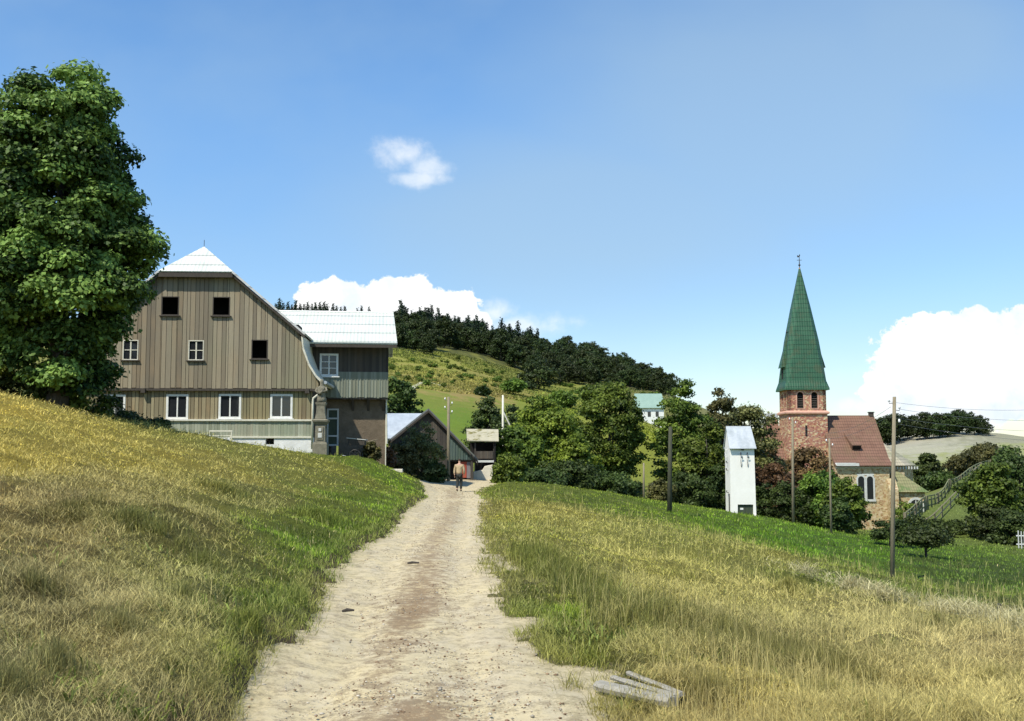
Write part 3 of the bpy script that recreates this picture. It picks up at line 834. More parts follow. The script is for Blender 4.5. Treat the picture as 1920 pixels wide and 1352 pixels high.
def extra_plants():
    # windrow of raked hay along the lower edge of the mown meadow
    ln = [gat(*p) for p in ((1440, 1062), (1520, 1085), (1600, 1109), (1640, 1122), (1700, 1136), (1740, 1142), (1800, 1156), (1870, 1178), (1920, 1192))]
    L_ = np.array([[p.x, p.y] for p in ln]); n = 9000
    t = rng.uniform(0, len(ln) - 1.001, n); i = t.astype(int); f = (t - i)[:, None]
    p = L_[i] * (1 - f) + L_[i + 1] * f + rng.normal(0, 1, (n, 2)) * np.array([.15, .15]) * (.5 + 1.2 * fbm(t * 2.3, t * 0, 4, 2))[:, None]
    den = fbm(t * 3, t * 0 + 3, 7, 3); k = rng.uniform(0, 1, n) < sstep(den, .42, .62); p = p[k]; n = len(p)
    r = np.hypot(p[:, 0], p[:, 1])
    blades('hay_windrow', 'pale raked windrow of hay along the lower edge of the mown meadow at the right', p[:, 0], p[:, 1], rng.uniform(.12, .4, n), np.maximum(.004, r * .0005), rng.uniform(.8, .999, n),
           np.array([.40, .36, .19]) * rng.normal(1, .22, n).clip(.4, 1.6)[:, None], 'hay', base=.02 + .20 * rng.uniform(0, 1, n))
    # tall dark grass left standing in a band above the mown part, and in odd tufts
    ln = [gat(*p) for p in ((985, 1040), (1030, 1065), (1090, 1100), (1150, 1128), (1240, 1160), (1330, 1185), (1420, 1222), (1500, 1255), (1580, 1272))]
    L_ = np.array([[p.x, p.y] for p in ln]); n = 42000
    t = rng.uniform(0, len(ln) - 1.001, n); i = t.astype(int); f = (t - i)[:, None]
    p = L_[i] * (1 - f) + L_[i + 1] * f; p[:, 1] += rng.normal(0, 1, n) * .045 * p[:, 1]; p[:, 0] += rng.normal(0, .22, n)
    tufts = [(60, 1110, .16), (375, 1062, .14), (300, 1020, .25), (250, 985, .3), (130, 970, .3), (600, 975, .3), (420, 925, .4), (560, 1130, .2), (110, 1250, .14), (330, 1240, .14), (230, 1190, .12), (420, 1335, .14), (340, 1130, .16),
             (1240, 1330, .14), (1330, 1310, .16), (1680, 1240, .2), (1860, 1290, .18), (1100, 1280, .12), (1480, 1110, .2), (1750, 1175, .25), (20, 1300, .14), (1300, 1090, .25), (480, 1180, .15), (520, 1290, .1), (1560, 1320, .14)]
    q = []
    for (px, py, rr_) in tufts:
        g = gat(px, py); m = int(900 * rr_ / .15); a = rng.uniform(0, 6.28, m); k_ = np.abs(rng.normal(0, rr_ * .7, m)); q.append(np.c_[g.x + np.cos(a) * k_ * 1.4, g.y + np.sin(a) * k_ * 1.6])
    p = np.r_[p, np.concatenate(q)]; k = fbm(p[:, 0] * 2.4, p[:, 1] * 2.4, 141, 3) > .40; p = p[k]; n = len(p); r = np.hypot(p[:, 0], p[:, 1])
    d, left = rdist(p[:, 0], p[:, 1]); k = d > .1; p = p[k]; r = r[k]; n = len(p)
    c = tint(p[:, 0], p[:, 1]) * .55 + np.array([.10, .115, .035]) * .45
    blades('rank_grass', 'taller dark olive grass standing in a band and odd tufts in the dry meadows', p[:, 0], p[:, 1], rng.uniform(.07, .22, n) * (1 + r / 50), np.maximum(.0022, r * .00045), rng.uniform(.05, .8, n), c * rng.normal(.9, .28, n).clip(.3, 1.7)[:, None])
    # broad-leaved weeds along the verges
    n = 7000; Yq = 1 / rng.uniform(1 / 45, 1 / 6.5, n); sd = rng.uniform(0, 1, n) < .4
    X = np.where(sd, np.interp(Yq, rows[:, 0], rows[:, 1]) - rng.exponential(.9, n), np.interp(Yq, rows[:, 0], rows[:, 2]) + rng.exponential(1.1, n))
    d, left = rdist(X, Yq); k = (d > .12) & (fbm(X * 1.9, Yq * 1.9, 121, 2) > .60); X, Yq = X[k], Yq[k]; n = len(X)
    blades('verge_weeds', 'broad-leaved dark weeds in patches along both verges of the track', X, Yq, rng.uniform(.06, .17, n), rng.uniform(.010, .024, n), rng.uniform(.4, .9, n), np.array([.13, .16, .03]) * rng.normal(1, .3, n).clip(.4, 1.8)[:, None], 'weeds', base=.02)
    # rough tussocks of the far pasture
    th = rng.uniform(math.atan((700 - 960) / F), math.atan((1270 - 960) / F), 130000); r = rng.uniform(120, 352, len(th))
    X, Y = r * np.sin(th), r * np.cos(th); k = (fbm(X * .09, Y * .09, 131, 4) > .42) & (r > 225 + 60 * fbm(X * .05, Y * .05, 3, 2) - 30); X, Y = X[k], Y[k]; n = len(X)
    c = tint(X, Y) * (.55 + .55 * fbm(X * .05, Y * .05, 133, 3))[:, None] * np.array([.92, 1, .95])
    blades('pasture_tussocks', 'rough green and brownish tussocks covering the far hill pasture', X, Y, rng.uniform(.2, .6, n), rng.uniform(.2, .45, n), rng.uniform(.2, .8, n), c * rng.normal(.9, .14, n).clip(.4, 1.5)[:, None])


extra_plants()

# ------------------------------------------------------------------ trees


def leafcloud(name, mat, parent, centers, radii, nper, size, seed, flat=.62, tones=None, origin=(0, 0, 0), elong=1.0):
    """leaf-sized quads set round clump centres; centres relative to origin"""
    g = np.random.default_rng(seed)
    cc = np.asarray(centers, float); n = len(cc)
    rad = np.asarray(radii, float) * np.ones(n)
    cnt = np.maximum((nper * (rad / rad.mean()) ** 2).astype(int), 6)
    idx = np.repeat(np.arange(n), cnt); m = len(idx)
    d = g.normal(size=(m, 3)); d /= np.linalg.norm(d, axis=1)[:, None]
    d[:, 2] = np.where(d[:, 2] < -.25, -d[:, 2] * .6, d[:, 2])
    rr = g.uniform(.45, 1.08, m) ** .7
    pos = cc[idx] + d * (rad[idx] * rr)[:, None] * np.array([1, 1, flat])
    pos += g.normal(size=(m, 3)) * size * .5
    nrm = d * np.array([.9, .9, 1.0]) + np.array([0, 0, .45]) + g.normal(size=(m, 3)) * .55
    nrm /= np.linalg.norm(nrm, axis=1)[:, None]
    t1 = np.cross(nrm, g.normal(size=(m, 3))); t1 /= np.linalg.norm(t1, axis=1)[:, None]
    t2 = np.cross(nrm, t1)
    s = size * g.uniform(.55, 1.3, m)[:, None]
    a = t1 * s * .5 * elong; b = t2 * s * .36
    V = np.stack([pos - a, pos + b, pos + a * 1.1, pos - b], 1).reshape(-1, 3)
    Fq = np.arange(m)[:, None] * 4 + [0, 1, 2, 3]
    ct = g.uniform(0, 1, n) if tones is None else np.asarray(tones)
    tone = np.clip(ct[idx] ** 1.4 * .62 + g.uniform(0, 1, m) ** 1.5 * .5 - .04, 0, 1)
    col = np.repeat(np.c_[tone, tone, tone], 4, axis=0)
    return npmesh(name, V, Fq, 4, mat, parent, col=col)


def crown_centers(n, H0, H1, prof, seed, squash=(1, 1), inner=.25, wob=.16):
    """clump centres in a crown between heights H0,H1; prof = [(t, radius)]"""
    g = np.random.default_rng(seed); out = []; rd = []
    ts = np.array([p[0] for p in prof]); rs = np.array([p[1] for p in prof]); mx = rs.max()
    ph = g.uniform(0, 6.28, 5)
    while len(out) < n:
        t = g.uniform(0, 1); Rr = np.interp(t, ts, rs)
        if g.uniform() > Rr / mx: continue
        a = g.uniform(0, 2 * np.pi)
        Rr = Rr * (1 + wob * (math.sin(2 * a + ph[0] + t * 5) + .8 * math.sin(3 * a + ph[1] - t * 9) + .6 * math.sin(5 * a + ph[2] + t * 14)))
        q = g.uniform(inner, 1) ** .55
        out.append((math.cos(a) * Rr * q * squash[0], math.sin(a) * Rr * q * squash[1], H0 + (H1 - H0) * t + g.normal() * .02 * (H1 - H0)))
    return np.array(out)


def trunk_limbs(parent, H, r0, centers, seed, nl=9, mat=None, base=-.3, fork=.35):
    g = random.Random(seed); mb = MB()
    pth = []; x = y = 0
    for i in range(7):
        t = i / 6; pth.append((x, y, base + (H - base) * t)); x += g.uniform(-.03, .03) * H * .5; y += g.uniform(-.03, .03) * H * .5
    rad = [r0 * (1.35 if i == 0 else 1) * (1 - .82 * i / 6) for i in range(7)]
    mb.tube(pth, rad, 9)
    for k in range(nl):
        c = Vector(centers[g.randrange(len(centers))]); i = g.randint(1, 4); s = Vector(pth[i])
        c = s.lerp(c, .85)
        m = s.lerp(c, .5) + Vector((0, 0, .06 * H))
        mb.tube([s, m, c], [rad[i] * .5, rad[i] * .3, rad[i] * .08], 6)
    return mb.build('trunk', mat or MAT['bark'], parent, smooth=True)


def tree(name, loc, H, prof, ncl, crad, nper, leaf, mat, label, cat='tree', group=None, seed=1, t0=.18, tr=None, squash=(1, 1), nl=9, wob=.16, inner=.25):
    root = empty(name, loc, label, cat, group)
    cc = crown_centers(ncl, H * t0, H - crad * .5, prof, seed, squash, wob=wob, inner=inner)
    g = np.random.default_rng(seed + 5)
    leafcloud('crown', mat, root, cc, crad * g.uniform(.6, 1.3, len(cc)), nper, leaf, seed + 9)
    trunk_limbs(root, H * .8, tr or H * .022, cc, seed, nl)
    return root


ROUND = [(0, .45), (.15, .8), (.4, 1), (.65, .92), (.85, .62), (1, .2)]


def sc(prof, r): return [(a, b * r) for a, b in prof]


def bases(px, top, Y, dz=0.0):
    """root location on the ground under photo column px at depth Y, and height so the crown top reaches photo row top"""
    X = P(px, top, Y).x; z = gz(X, Y); return Vector((X, Y, z + dz)), P(px, top, Y).z - z


def build_trees():
    # the great linden on the crest, left
    L, H = bases(128, 95, 43)
    prof = [(0, 1.5), (.14, 2.0), (.22, 2.5), (.28, 3.5), (.34, 3.7), (.42, 3.45), (.57, 2.95), (.75, 2.4), (.92, 1.55), (1, .8)]
    root = empty('linden_tree', L, 'tall dark-leaved linden with pale lit leaf tips in front of the big wooden house', 'tree')
    cc = crown_centers(380, H * .05, H - 1.0, prof, 8, wob=.10, inner=.3)
    g = np.random.default_rng(4)
    leafcloud('crown', MAT['linden'], root, cc, .72 * g.uniform(.5, 1.4, len(cc)), 430, .20, 5, flat=.78)
    trunk_limbs(root, H * .85, .38, cc, 6, 22)
    L, H = bases(-75, 182, 44)
    tree('linden_tree', L, H, [(0, 3.0), (.2, 3.7), (.5, 3.5), (.8, 2.6), (1, 1.1)], 280, .62, 260, .2, MAT['leaf_bright'],
         'leafy tree cut off by the left picture edge, lower than the linden beside it', seed=14, t0=.06, tr=.33, wob=.09)
    # undergrowth at the linden's foot
    L, H = bases(150, 738, 45); L.z -= .2
    shrub('shrub', L, 1.9, 1.7, 30, .5, 130, .16, MAT['leaf_mid'], 'dark elder bush in the shade at the foot of the linden', seed=33)
    for i, (px_, top_, rr_, lb_) in enumerate([(235, 768, 1.0, 'low dark weedy bush between the linden and the ground floor windows'), (285, 786, .7, 'smallest dark bush on the crest below the second ground floor window')]):  # dark weeds, added also to stand in for the shade along the crest
        L, H = bases(px_, top_, 47); L.z -= .2; shrub('shrub', L, max(H, .5) + .2, rr_, 22, rr_ * .35, 110, .14, MAT['leaf_dark'], lb_, seed=36 + i)
    L, H = bases(40, 700, 43.5); L.z -= .2
    shrub('shrub', L, 2.0, 1.9, 34, .55, 130, .16, MAT['leaf_dark'], 'dense dark bush under the linden at the left edge', seed=34)
    # the row of trees right of the barns
    spec = [
        (1018, 738, 86, 2.3, 'leaf_bright', 'light green bushy tree nearest the barn, left end of the row of trees', ROUND, .02, 150),
        (1143, 714, 96, 2.75, 'leaf_mid', 'tall dark green ash at the middle of the row left of the white tower', ROUND, .08, 170),
        (1280, 712, 98, 2.35, 'leaf_mid', 'tall green tree with a pointed top behind the dark pole', [(0, .8), (.3, 1), (.6, .9), (.8, .6), (1, .12)], .06, 150),
        (1352, 724, 104, 2.3, 'leaf_olive', 'olive green tree with a pointed tip between the tall green tree and the church', [(0, .8), (.3, 1), (.6, .85), (.82, .45), (1, .1)], .05, 110),
        (1400, 752, 112, 3.6, 'leaf_olive', 'brownish olive tree just behind the roof of the white tower', ROUND, .05, 130),
        (965, 800, 80, 1.7, 'leaf_mid', 'small leafy tree standing right behind the wooden yard shelter', ROUND, .02, 70),
        (1080, 815, 84, 1.7, 'leaf_bright', 'low bright tree in front of the gap between the light and the dark tall trees', ROUND, .02, 80),
        (1325, 790, 92, 2.2, 'leaf_mid', 'dense green tree directly left of the white tower', ROUND, .03, 110),
        (1445, 868, 106, 2.5, 'leaf_red', 'round reddish brown tree between the white tower and the thin pole', ROUND, .12, 90),
        (1510, 842, 118, 3.0, 'leaf_red', 'broad reddish brown tree below the church tower, in front of its stone shaft', ROUND, .1, 110),
        (1438, 836, 122, 2.6, 'leaf_red', 'purple-brown bush-like tree left of the church tower shaft', ROUND, .1, 90),
        (1540, 885, 98, 2.4, 'leaf_mid', 'dark green tree at the foot of the church tower, left of the nave window', ROUND, .03, 110),
        (1583, 900, 88, 1.55, 'leaf_mid', 'small round green tree in front of the corner of the church nave', ROUND, .03, 90),
    ]
    for i, (px, top, Y, rad, mt, lab, pf, t0, ncl) in enumerate(spec):
        L, H = bases(px, top, Y); H = max(H, 1.5)
        tree('broadleaf_tree', L, H, sc(pf, rad), ncl, rad * .27, 150, .26 if Y < 100 else .3, MAT[mt], lab, seed=100 + i * 7, t0=t0)
    # dark thicket under the row
    for i, (px, top, Y, rad, mt, lab) in enumerate([
            (955, 856, 70, 1.0, 'leaf_mid', 'green bush at the right corner of the yard, closest to the track'),
            (1010, 880, 76, 1.4, 'leaf_dark', 'dark bush under the left end of the row of trees'),
            (1065, 858, 78, 1.7, 'leaf_dark', 'wide dark bush below the tall ash on its left side'),
            (1135, 884, 82, 1.8, 'leaf_dark', 'black-green bush right below the tall ash'),
            (1180, 902, 84, 1.0, 'leaf_dark', 'dark bush left of the short grey post in the meadow'),
            (1240, 900, 86, .9, 'leaf_olive', 'olive bush between the short grey post and the thick dark pole'),
            (1290, 888, 88, 1.6, 'leaf_dark', 'dark bush right of the thick dark pole'),
            (1345, 872, 90, 1.4, 'leaf_dark', 'dark bush touching the left wall of the white tower'),
            (1430, 900, 100, 1.3, 'leaf_dark', 'dark bush touching the right wall of the white tower'),
            (1480, 905, 98, 1.8, 'leaf_dark', 'low dark bush round the foot of the thin pole in front of the church tower'),
            (1570, 930, 84, 1.0, 'leaf_dark', 'low dark bush at the foot of the second thin pole')]):
        L, H = bases(px, top, Y); L.z -= .3
        shrub('shrub', L, max(H, 1) + .3, rad * 1.15, int(26 + 16 * rad), rad * .36, 130, .2, MAT[mt], lab, seed=300 + i)
    # bushes by the barn and the annex
    for i, (px, top, Y, rad, mt, lab) in enumerate([
            (790, 794, 68.5, 1.35, 'leaf_bush', 'large elder bush covering the left half of the dark barn gable'),
            (750, 832, 67, 1.05, 'leaf_bush', 'dark bush filling the corner between the annex and the barn'),
            (715, 838, 63, .75, 'leaf_red', 'brownish garden plant bush by the annex wall'),
            (818, 862, 68, .7, 'leaf_dark', 'low dark bush at the track bend left of the walker'),
            (694, 832, 61, .4, 'leaf_olive', 'small bush next to the handcart at the annex corner')]):
        L, H = bases(px, top, Y); L.z -= .2
        shrub('shrub', L, max(H, .6) + .2, rad, int(30 + 40 * rad), rad * .3, 110, .15, MAT[mt], lab, seed=340 + i)
    L, H = bases(742, 706, 100)
    tree('broadleaf_tree', L, H, sc(ROUND, 2.1), 90, .6, 110, .3, MAT['leaf_dark'], 'dark tree looking out behind the right wall of the annex', seed=360, t0=.15)
    L, H = bases(915, 742, 120)
    tree('broadleaf_tree', L, H, sc([(0, .8), (.5, 1), (.7, .5), (1, .12)], 2.3), 80, .6, 110, .3, MAT['leaf_dark'], 'dark tree behind the low rusty roof, left of the pale pole', seed=361, t0=.05)
    L, H = bases(955, 762, 112)
    tree('broadleaf_tree', L, H, sc(ROUND, 2.0), 60, .55, 100, .3, MAT['leaf_dark'], 'bluish dark tree directly behind the pale pole with a brace', seed=362, t0=.05)
    # right-hand side
    L, H = bases(1735, 985, 57); H = max(H, 1.6)
    tree('fruit_tree', L, H, [(0, .75), (.3, 1.1), (.6, 1.15), (1, .5)], 46, .36, 120, .13, MAT['leaf_dark'], 'small crooked fruit tree standing in the lower meadow right of the tall pole', seed=370, t0=.36, tr=.09, nl=8)
    L, H = bases(1668, 975, 66); H = max(H, 1.6)
    tree('fruit_tree', L, H, [(0, .8), (.3, 1.25), (.6, 1.2), (1, .5)], 46, .4, 120, .15, MAT['leaf_dark'], 'low spreading fruit tree behind the tall pole below the church', seed=371, t0=.25, tr=.09, nl=8)
    L, H = bases(1715, 968, 72); H = max(H, 1.4)
    tree('fruit_tree', L, H, [(0, .8), (.3, 1.1), (.6, 1.0), (1, .5)], 30, .4, 110, .15, MAT['leaf_dark'], 'small dark fruit tree behind and between the two others in the lower meadow', seed=372, t0=.2, tr=.08, nl=7)
    for i, (px, top, Y, rad, mt, lab) in enumerate([
            (1905, 838, 96, 3.4, 'leaf_dark', 'big dark tree at the right edge of the picture'),
            (1862, 868, 90, 2.2, 'leaf_mid', 'dark green tree left of the big one at the right edge'),
            (1845, 832, 165, 4.0, 'leaf_olive', 'round greyish green tree at the top end of the picket fence'),
            (1815, 850, 170, 2.6, 'leaf_olive', 'lower greyish tree left of the round one above the picket fence'),
            (1738, 852, 175, 2.0, 'leaf_dark', 'dark slender tree on the slope right behind the choir of the church'),
            (1762, 885, 165, 2.2, 'leaf_dark', 'low dark tree behind the mossy roof of the sacristy')]):
        L, H = bases(px, top, Y)
        tree('broadleaf_tree', L, H, sc(ROUND, rad), 110, rad * .25, 130, .28 if Y < 100 else .4, MAT[mt], lab, seed=380 + i, t0=.02)
    for i, (px, top, Y, rad, lab) in enumerate([(1790, 985, 92, 1.1, 'dark bush below the lower end of the picket fence'), (1860, 950, 88, 2.0, 'dark bush in front of the two dark trees at the right'),
                                                (1900, 960, 84, 1.5, 'dark bush behind the white garden pickets at the right edge'), (1755, 975, 90, 1.3, 'small dark bush behind the fruit trees'),
                                                (1700, 940, 128, 1.9, 'green climbing bush at the church wall below the sacristy roof')]):
        L, H = bases(px, top, Y); L.z -= .3
        shrub('shrub', L, max(H, 1) + .3, rad, int(26 + 18 * rad), rad * .33, 130, .22, MAT['leaf_dark' if i != 4 else 'leaf_mid'], lab, seed=400 + i)


def shrub(name, loc, H, rad, ncl, crad, nper, leaf, mat, label, seed=1, group=None):
    root = empty(name, loc, label, 'bush', group)
    cc = crown_centers(ncl, .1 * H, H - crad * .4, sc([(0, .9), (.4, 1), (.7, .85), (1, .35)], rad), seed, inner=.1)
    g = np.random.default_rng(seed + 5)
    leafcloud('foliage', mat, root, cc, crad * g.uniform(.6, 1.3, len(cc)), nper, leaf, seed + 9)
    mb = MB(); rg = random.Random(seed)
    for k in range(6):
        c = Vector(cc[rg.randrange(len(cc))]) * .8
        mb.tube([(rg.uniform(-.1, .1), rg.uniform(-.1, .1), -.1), (c.x * .4, c.y * .4, c.z * .5), c], [.035, .025, .01], 5)
    mb.build('stems', MAT['bark'], root)
    return root


build_trees()


def far_wood():
    rg = random.Random(12)
    protos = []
    for k in range(4):
        root = tree('broadleaf_tree', (0, 0, -300), 11, sc(ROUND, 4.0), 56, 1.15, 60, .72, MAT['leaf_wood'], 'x', seed=500 + k, t0=.12, nl=4, wob=.2)
        protos.append(root)
    sps = []
    for k in range(3):
        root = empty('spruce_tree', (0, 0, -300), 'x', 'tree')
        g = np.random.default_rng(600 + k); cc = []; rd = []
        H = 13
        for t in np.linspace(.05, 1, 26):
            Rr = 2.5 * (1 - t) ** .85 + .12; m = max(2, int(7 * (1 - t)) + 2); a0 = g.uniform(0, 6.28)
            for i in range(m):
                a = a0 + i * 6.283 / m + g.normal() * .2; q = Rr * g.uniform(.55, 1.0)
                cc.append((math.cos(a) * q, math.sin(a) * q, t * H - .12 * q)); rd.append(.28 + .5 * (1 - t))
        leafcloud('crown', MAT['spruce'], root, cc, rd, 26, .62, 610 + k, flat=.5, elong=1.3)
        mb = MB(); mb.tube([(0, 0, -.5), (0, 0, H * .55), (0, 0, H)], [.2, .12, .03], 6); mb.build('trunk', MAT['bark'], root)
        sps.append(root)
    used = {}

    def place(protolist, px, Y, s, lab, grp, dz=0.0, sz=1.0):
        p = rg.choice(protolist); X = (px - 960) / F * Y
        if id(p) not in used: o = p; used[id(p)] = 1
        else: o = copy_tree(p)
        o.location = (X, Y, gz(X, Y) - .3 + dz); o.rotation_euler = (0, 0, rg.uniform(0, 6.28)); o.scale = (s, s, s * sz)
        tag(o, lab, 'tree', grp); return o
    dl = 'dark round-crowned broadleaf tree in the wood that covers the far hillside'
    dg = 'broadleaf trees of the wood on the far hill'
    # lower edge of the wood (photo x -> depth) ; rows climb to the ridge
    for row, (Y0, x0, x1, st) in enumerate([(345, 745, 1255, 19), (365, 738, 1250, 20), (388, 735, 1262, 21), (412, 730, 1262, 21), (436, 740, 1225, 22), (455, 800, 1190, 24)]):
        px = x0
        while px < x1:
            q = px + rg.uniform(-8, 8)
            low = 0 if q > 985 else (6 if q > 830 else -6)
            if not (row == 0 and (820 < q < 960)):
                s = rg.uniform(.55, .95) * (1.0 if q < 1150 else .88) * (.8 if row == 0 else 1)
                place(protos, q, Y0 + rg.uniform(-9, 9) + low, s, dl, dg)
            px += st
    sl_ = 'pointed dark spruce along the top of the wood on the far hill'
    sg = 'spruces of the wood on the far hill'
    px = 742
    while px < 1190:
        if rg.random() < (.95 if px < 1010 else .4):
            place(sps, px + rg.uniform(-3, 3), 442 + rg.uniform(-14, 14), rg.uniform(.55, 1.0) * (1 if px < 1020 else .68), sl_, sg)
        px += 8.5
    for k in range(34):
        q = rg.uniform(738, 900); place(sps, q, rg.uniform(395, 432), rg.uniform(.6, .9), sl_, sg)
    for k, (a, b) in enumerate([(514, 570), (574, 618), (622, 650), (668, 676), (690, 696)]):
        px = a
        while px < b:
            p = P(px, 565 + rg.uniform(-4, 7) + (px - 515) * .055, 455); z = gz(p.x, 455)
            o = place(sps, px, 455, (p.z - z + .3) / 13, 'pointed spruce showing just over the pale roof ridge of the annex', 'spruces behind the annex roof'); px += rg.uniform(6, 9.5)
    # single trees on the hill meadow
    rt = empty('broadleaf_tree', (0, 0, 0), 'big round bluish-dark tree alone below the wood on the hill meadow', 'tree')
    for k, (px, top, Y, s, lab, wd) in enumerate([
            (1010, 672, 300, 1.0, 'big round dark tree standing out below the middle of the far wood', 5.4), (963, 712, 262, .5, 'small tree with a visible trunk on the hill meadow left of the big round tree', 2.4),
            (1055, 735, 240, .5, 'bright green tree at the foot of the far hill above the row of trees', 3.2), (905, 728, 240, .4, 'small dark bushy tree alone in the brown part of the hill meadow', 1.2),
            (985, 718, 290, .4, 'tree leaning against the left side of the big round tree on the hill', 2.6), (1110, 722, 270, .4, 'green tree behind the top of the tall ash on the hill meadow', 3.0)]):
        if k == 0: bpy.data.objects.remove(rt)
        L, H = bases(px, top, Y)
        tree('broadleaf_tree', L, H, sc(ROUND, wd), 70, wd * .27, 60, .6, MAT['leaf_wood' if k in (0, 3, 4) else 'leaf_mid'], lab, seed=700 + k, t0=.12 if k != 1 else .3)
    # wood on the right horizon
    for k in range(17):
        px = 1652 + k * 12.2 + rg.uniform(-3, 3)
        top = np.interp(px, [1650, 1680, 1720, 1760, 1790, 1820, 1840, 1855], [782, 776, 778, 770, 770, 775, 778, 792]) + rg.uniform(-4, 6)
        Y = 440 + rg.uniform(-18, 4); X = (px - 960) / F * Y; z = gz(X, Y); H = P(px, top, Y).z - z
        o = place(protos, px, Y, H / 10.6, 'rounded dark tree in the copse on the skyline right of the church', 'trees of the copse on the right skyline')
    # bushes strewn over the hill pasture
    sb = shrub('shrub', (0, 0, -300), 1.5, .95, 14, .45, 26, .42, MAT['leaf_mid'], 'x', seed=801)
    sd = shrub('shrub', (0, 0, -300), 1.4, 1.0, 14, .45, 26, .42, MAT['leaf_mid'], 'x', seed=802)
    lab = 'low green bush dotted about the rough pasture below the far wood'; first = {0: 1, 1: 1}
    for k in range(150):
        px = rg.uniform(732, 985); py = rg.uniform(672, 728) + (0 if px > 800 else 6)
        if rg.random() < .3: px = rg.uniform(1050, 1250); py = rg.uniform(722, 745)
        g = gat(px, py)
        if g.y > 340 or g.y < 150: continue
        j = rg.randrange(2); p = (sb, sd)[j]
        if first[j]: o = p; first[j] = 0
        else: o = copy_tree(p)
        s = rg.uniform(.3, 1.0); o.location = g; o.scale = (s, s, s * rg.uniform(.7, 1.1)); o.rotation_euler = (0, 0, rg.uniform(0, 6))
        tag(o, lab, 'bush', 'bushes on the hill pasture')
    for p in protos + sps + [sb, sd]:
        if p.location.z < -250:
            for c in list(p.children): bpy.data.objects.remove(c)
            bpy.data.objects.remove(p)


far_wood()

# ------------------------------------------------------------------ building helpers


def boards(name, mat, parent, x0, x1, top, bot, yf, openings=(), width=.2, th=.03, seed=1, gap=.012, jag=0.0, batten=0):
    """vertical boards on a wall that faces -Y at depth yf, left out where there are openings; one mesh"""
    rg = random.Random(seed); mb = MB(); cols = []
    x = x0; brk = sorted([q for o in openings for q in o[:2]])
    while x < x1 - .02:
        w = width * rg.uniform(.8, 1.2); xe = min(x + w, x1)
        for q in brk:
            if x + .02 < q < xe: xe = q; break
        a, b = x + gap / 2, xe - gap / 2
        segs = [(bot((a + b) / 2) - rg.uniform(0, jag), None)]
        spans = []
        cuts = sorted([(o[2], o[3]) for o in openings if o[0] < b - .01 and o[1] > a + .01])
        z = segs[0][0]
        for (c0, c1) in cuts:
            spans.append((z, c0)); z = c1
        spans.append((z, None))
        tone = rg.random(); warm = rg.random(); dy = rg.uniform(0, .014)
        # partial overlap: split board sides at window edges
        for (zb, zt) in spans:
            za = top(a) if zt is None else zt; zc = top(b) if zt is None else zt
            if min(za, zc) - zb < .02: continue
            n0 = len(mb.v)
            mb.extrude([(a, yf - dy, zb), (b, yf - dy, zb), (b, yf - dy, zc), (a, yf - dy, za)], (0, th + dy, 0))
            cols += [(tone, warm, 0)] * (len(mb.v) - n0)
        if batten:
            zb = bot(xe); za = top(xe)
            cuts = sorted([(o[2], o[3]) for o in openings if o[0] < xe + .03 and o[1] > xe - .03]); z = zb; sp = []
            for (c0, c1) in cuts: sp.append((z, c0)); z = c1
            sp.append((z, za)); tone2 = rg.random() * .6
            for (p0, p1) in sp:
                if p1 - p0 < .05: continue
                n0 = len(mb.v); mb.box(xe - batten / 2, xe + batten / 2, yf - .04, yf - .016, p0, p1 - .01); cols += [(tone2, warm, 0)] * (len(mb.v) - n0)
        x = xe
    o = mb.build(name, mat, parent)
    at = o.data.color_attributes.new('tint', 'FLOAT_COLOR', 'POINT')
    at.data.foreach_set('color', np.array([(*c, 1) for c in cols], np.float32).ravel())
    return o


def window(parent, x0, x1, z0, z1, yf, frame=.07, mull=(1, 0), mat='white', glass=True, sill=True, casing=.0, depth=.12, name='window', sillmat='darkwood', lbl=None):
    """frame (+ casing) with panes set back, mullions; wall faces -Y at yf"""
    mb = MB()
    f = frame; ya, yb = yf - .025, yf + .06
    mb.box(x0 - f, x0, ya, yb, z0 - f, z1 + f).box(x1, x1 + f, ya, yb, z0 - f, z1 + f).box(x0, x1, ya, yb, z1, z1 + f).box(x0, x1, ya, yb, z0 - f, z0)
    nx, nz = mull; t = .035
    for i in range(nx):
        xm = x0 + (x1 - x0) * (i + 1) / (nx + 1); mb.box(xm - t, xm + t, ya + .03, yb - .003, z0, z1)
    for j in range(nz):
        zm = z0 + (z1 - z0) * (j + 1) / (nz + 1); mb.box(x0, x1, ya + .036, yb - .006, zm - .02, zm + .02)
    o = mb.build(name, MAT[mat], parent, bevel=.006)
    if lbl: o['label'] = lbl
    if glass:
        g = MB(); g.box(x0, x1, yf + .045, yf + .052, z0, z1); g.build('pane', MAT['glass'], o)
    if sill:
        s = MB(); s.box(x0 - f - .08, x1 + f + .08, yf - .12, yf + .01, z0 - f - .06, z0 - f - .003); s.build('sill', MAT[sillmat], o, bevel=.005)
    return o


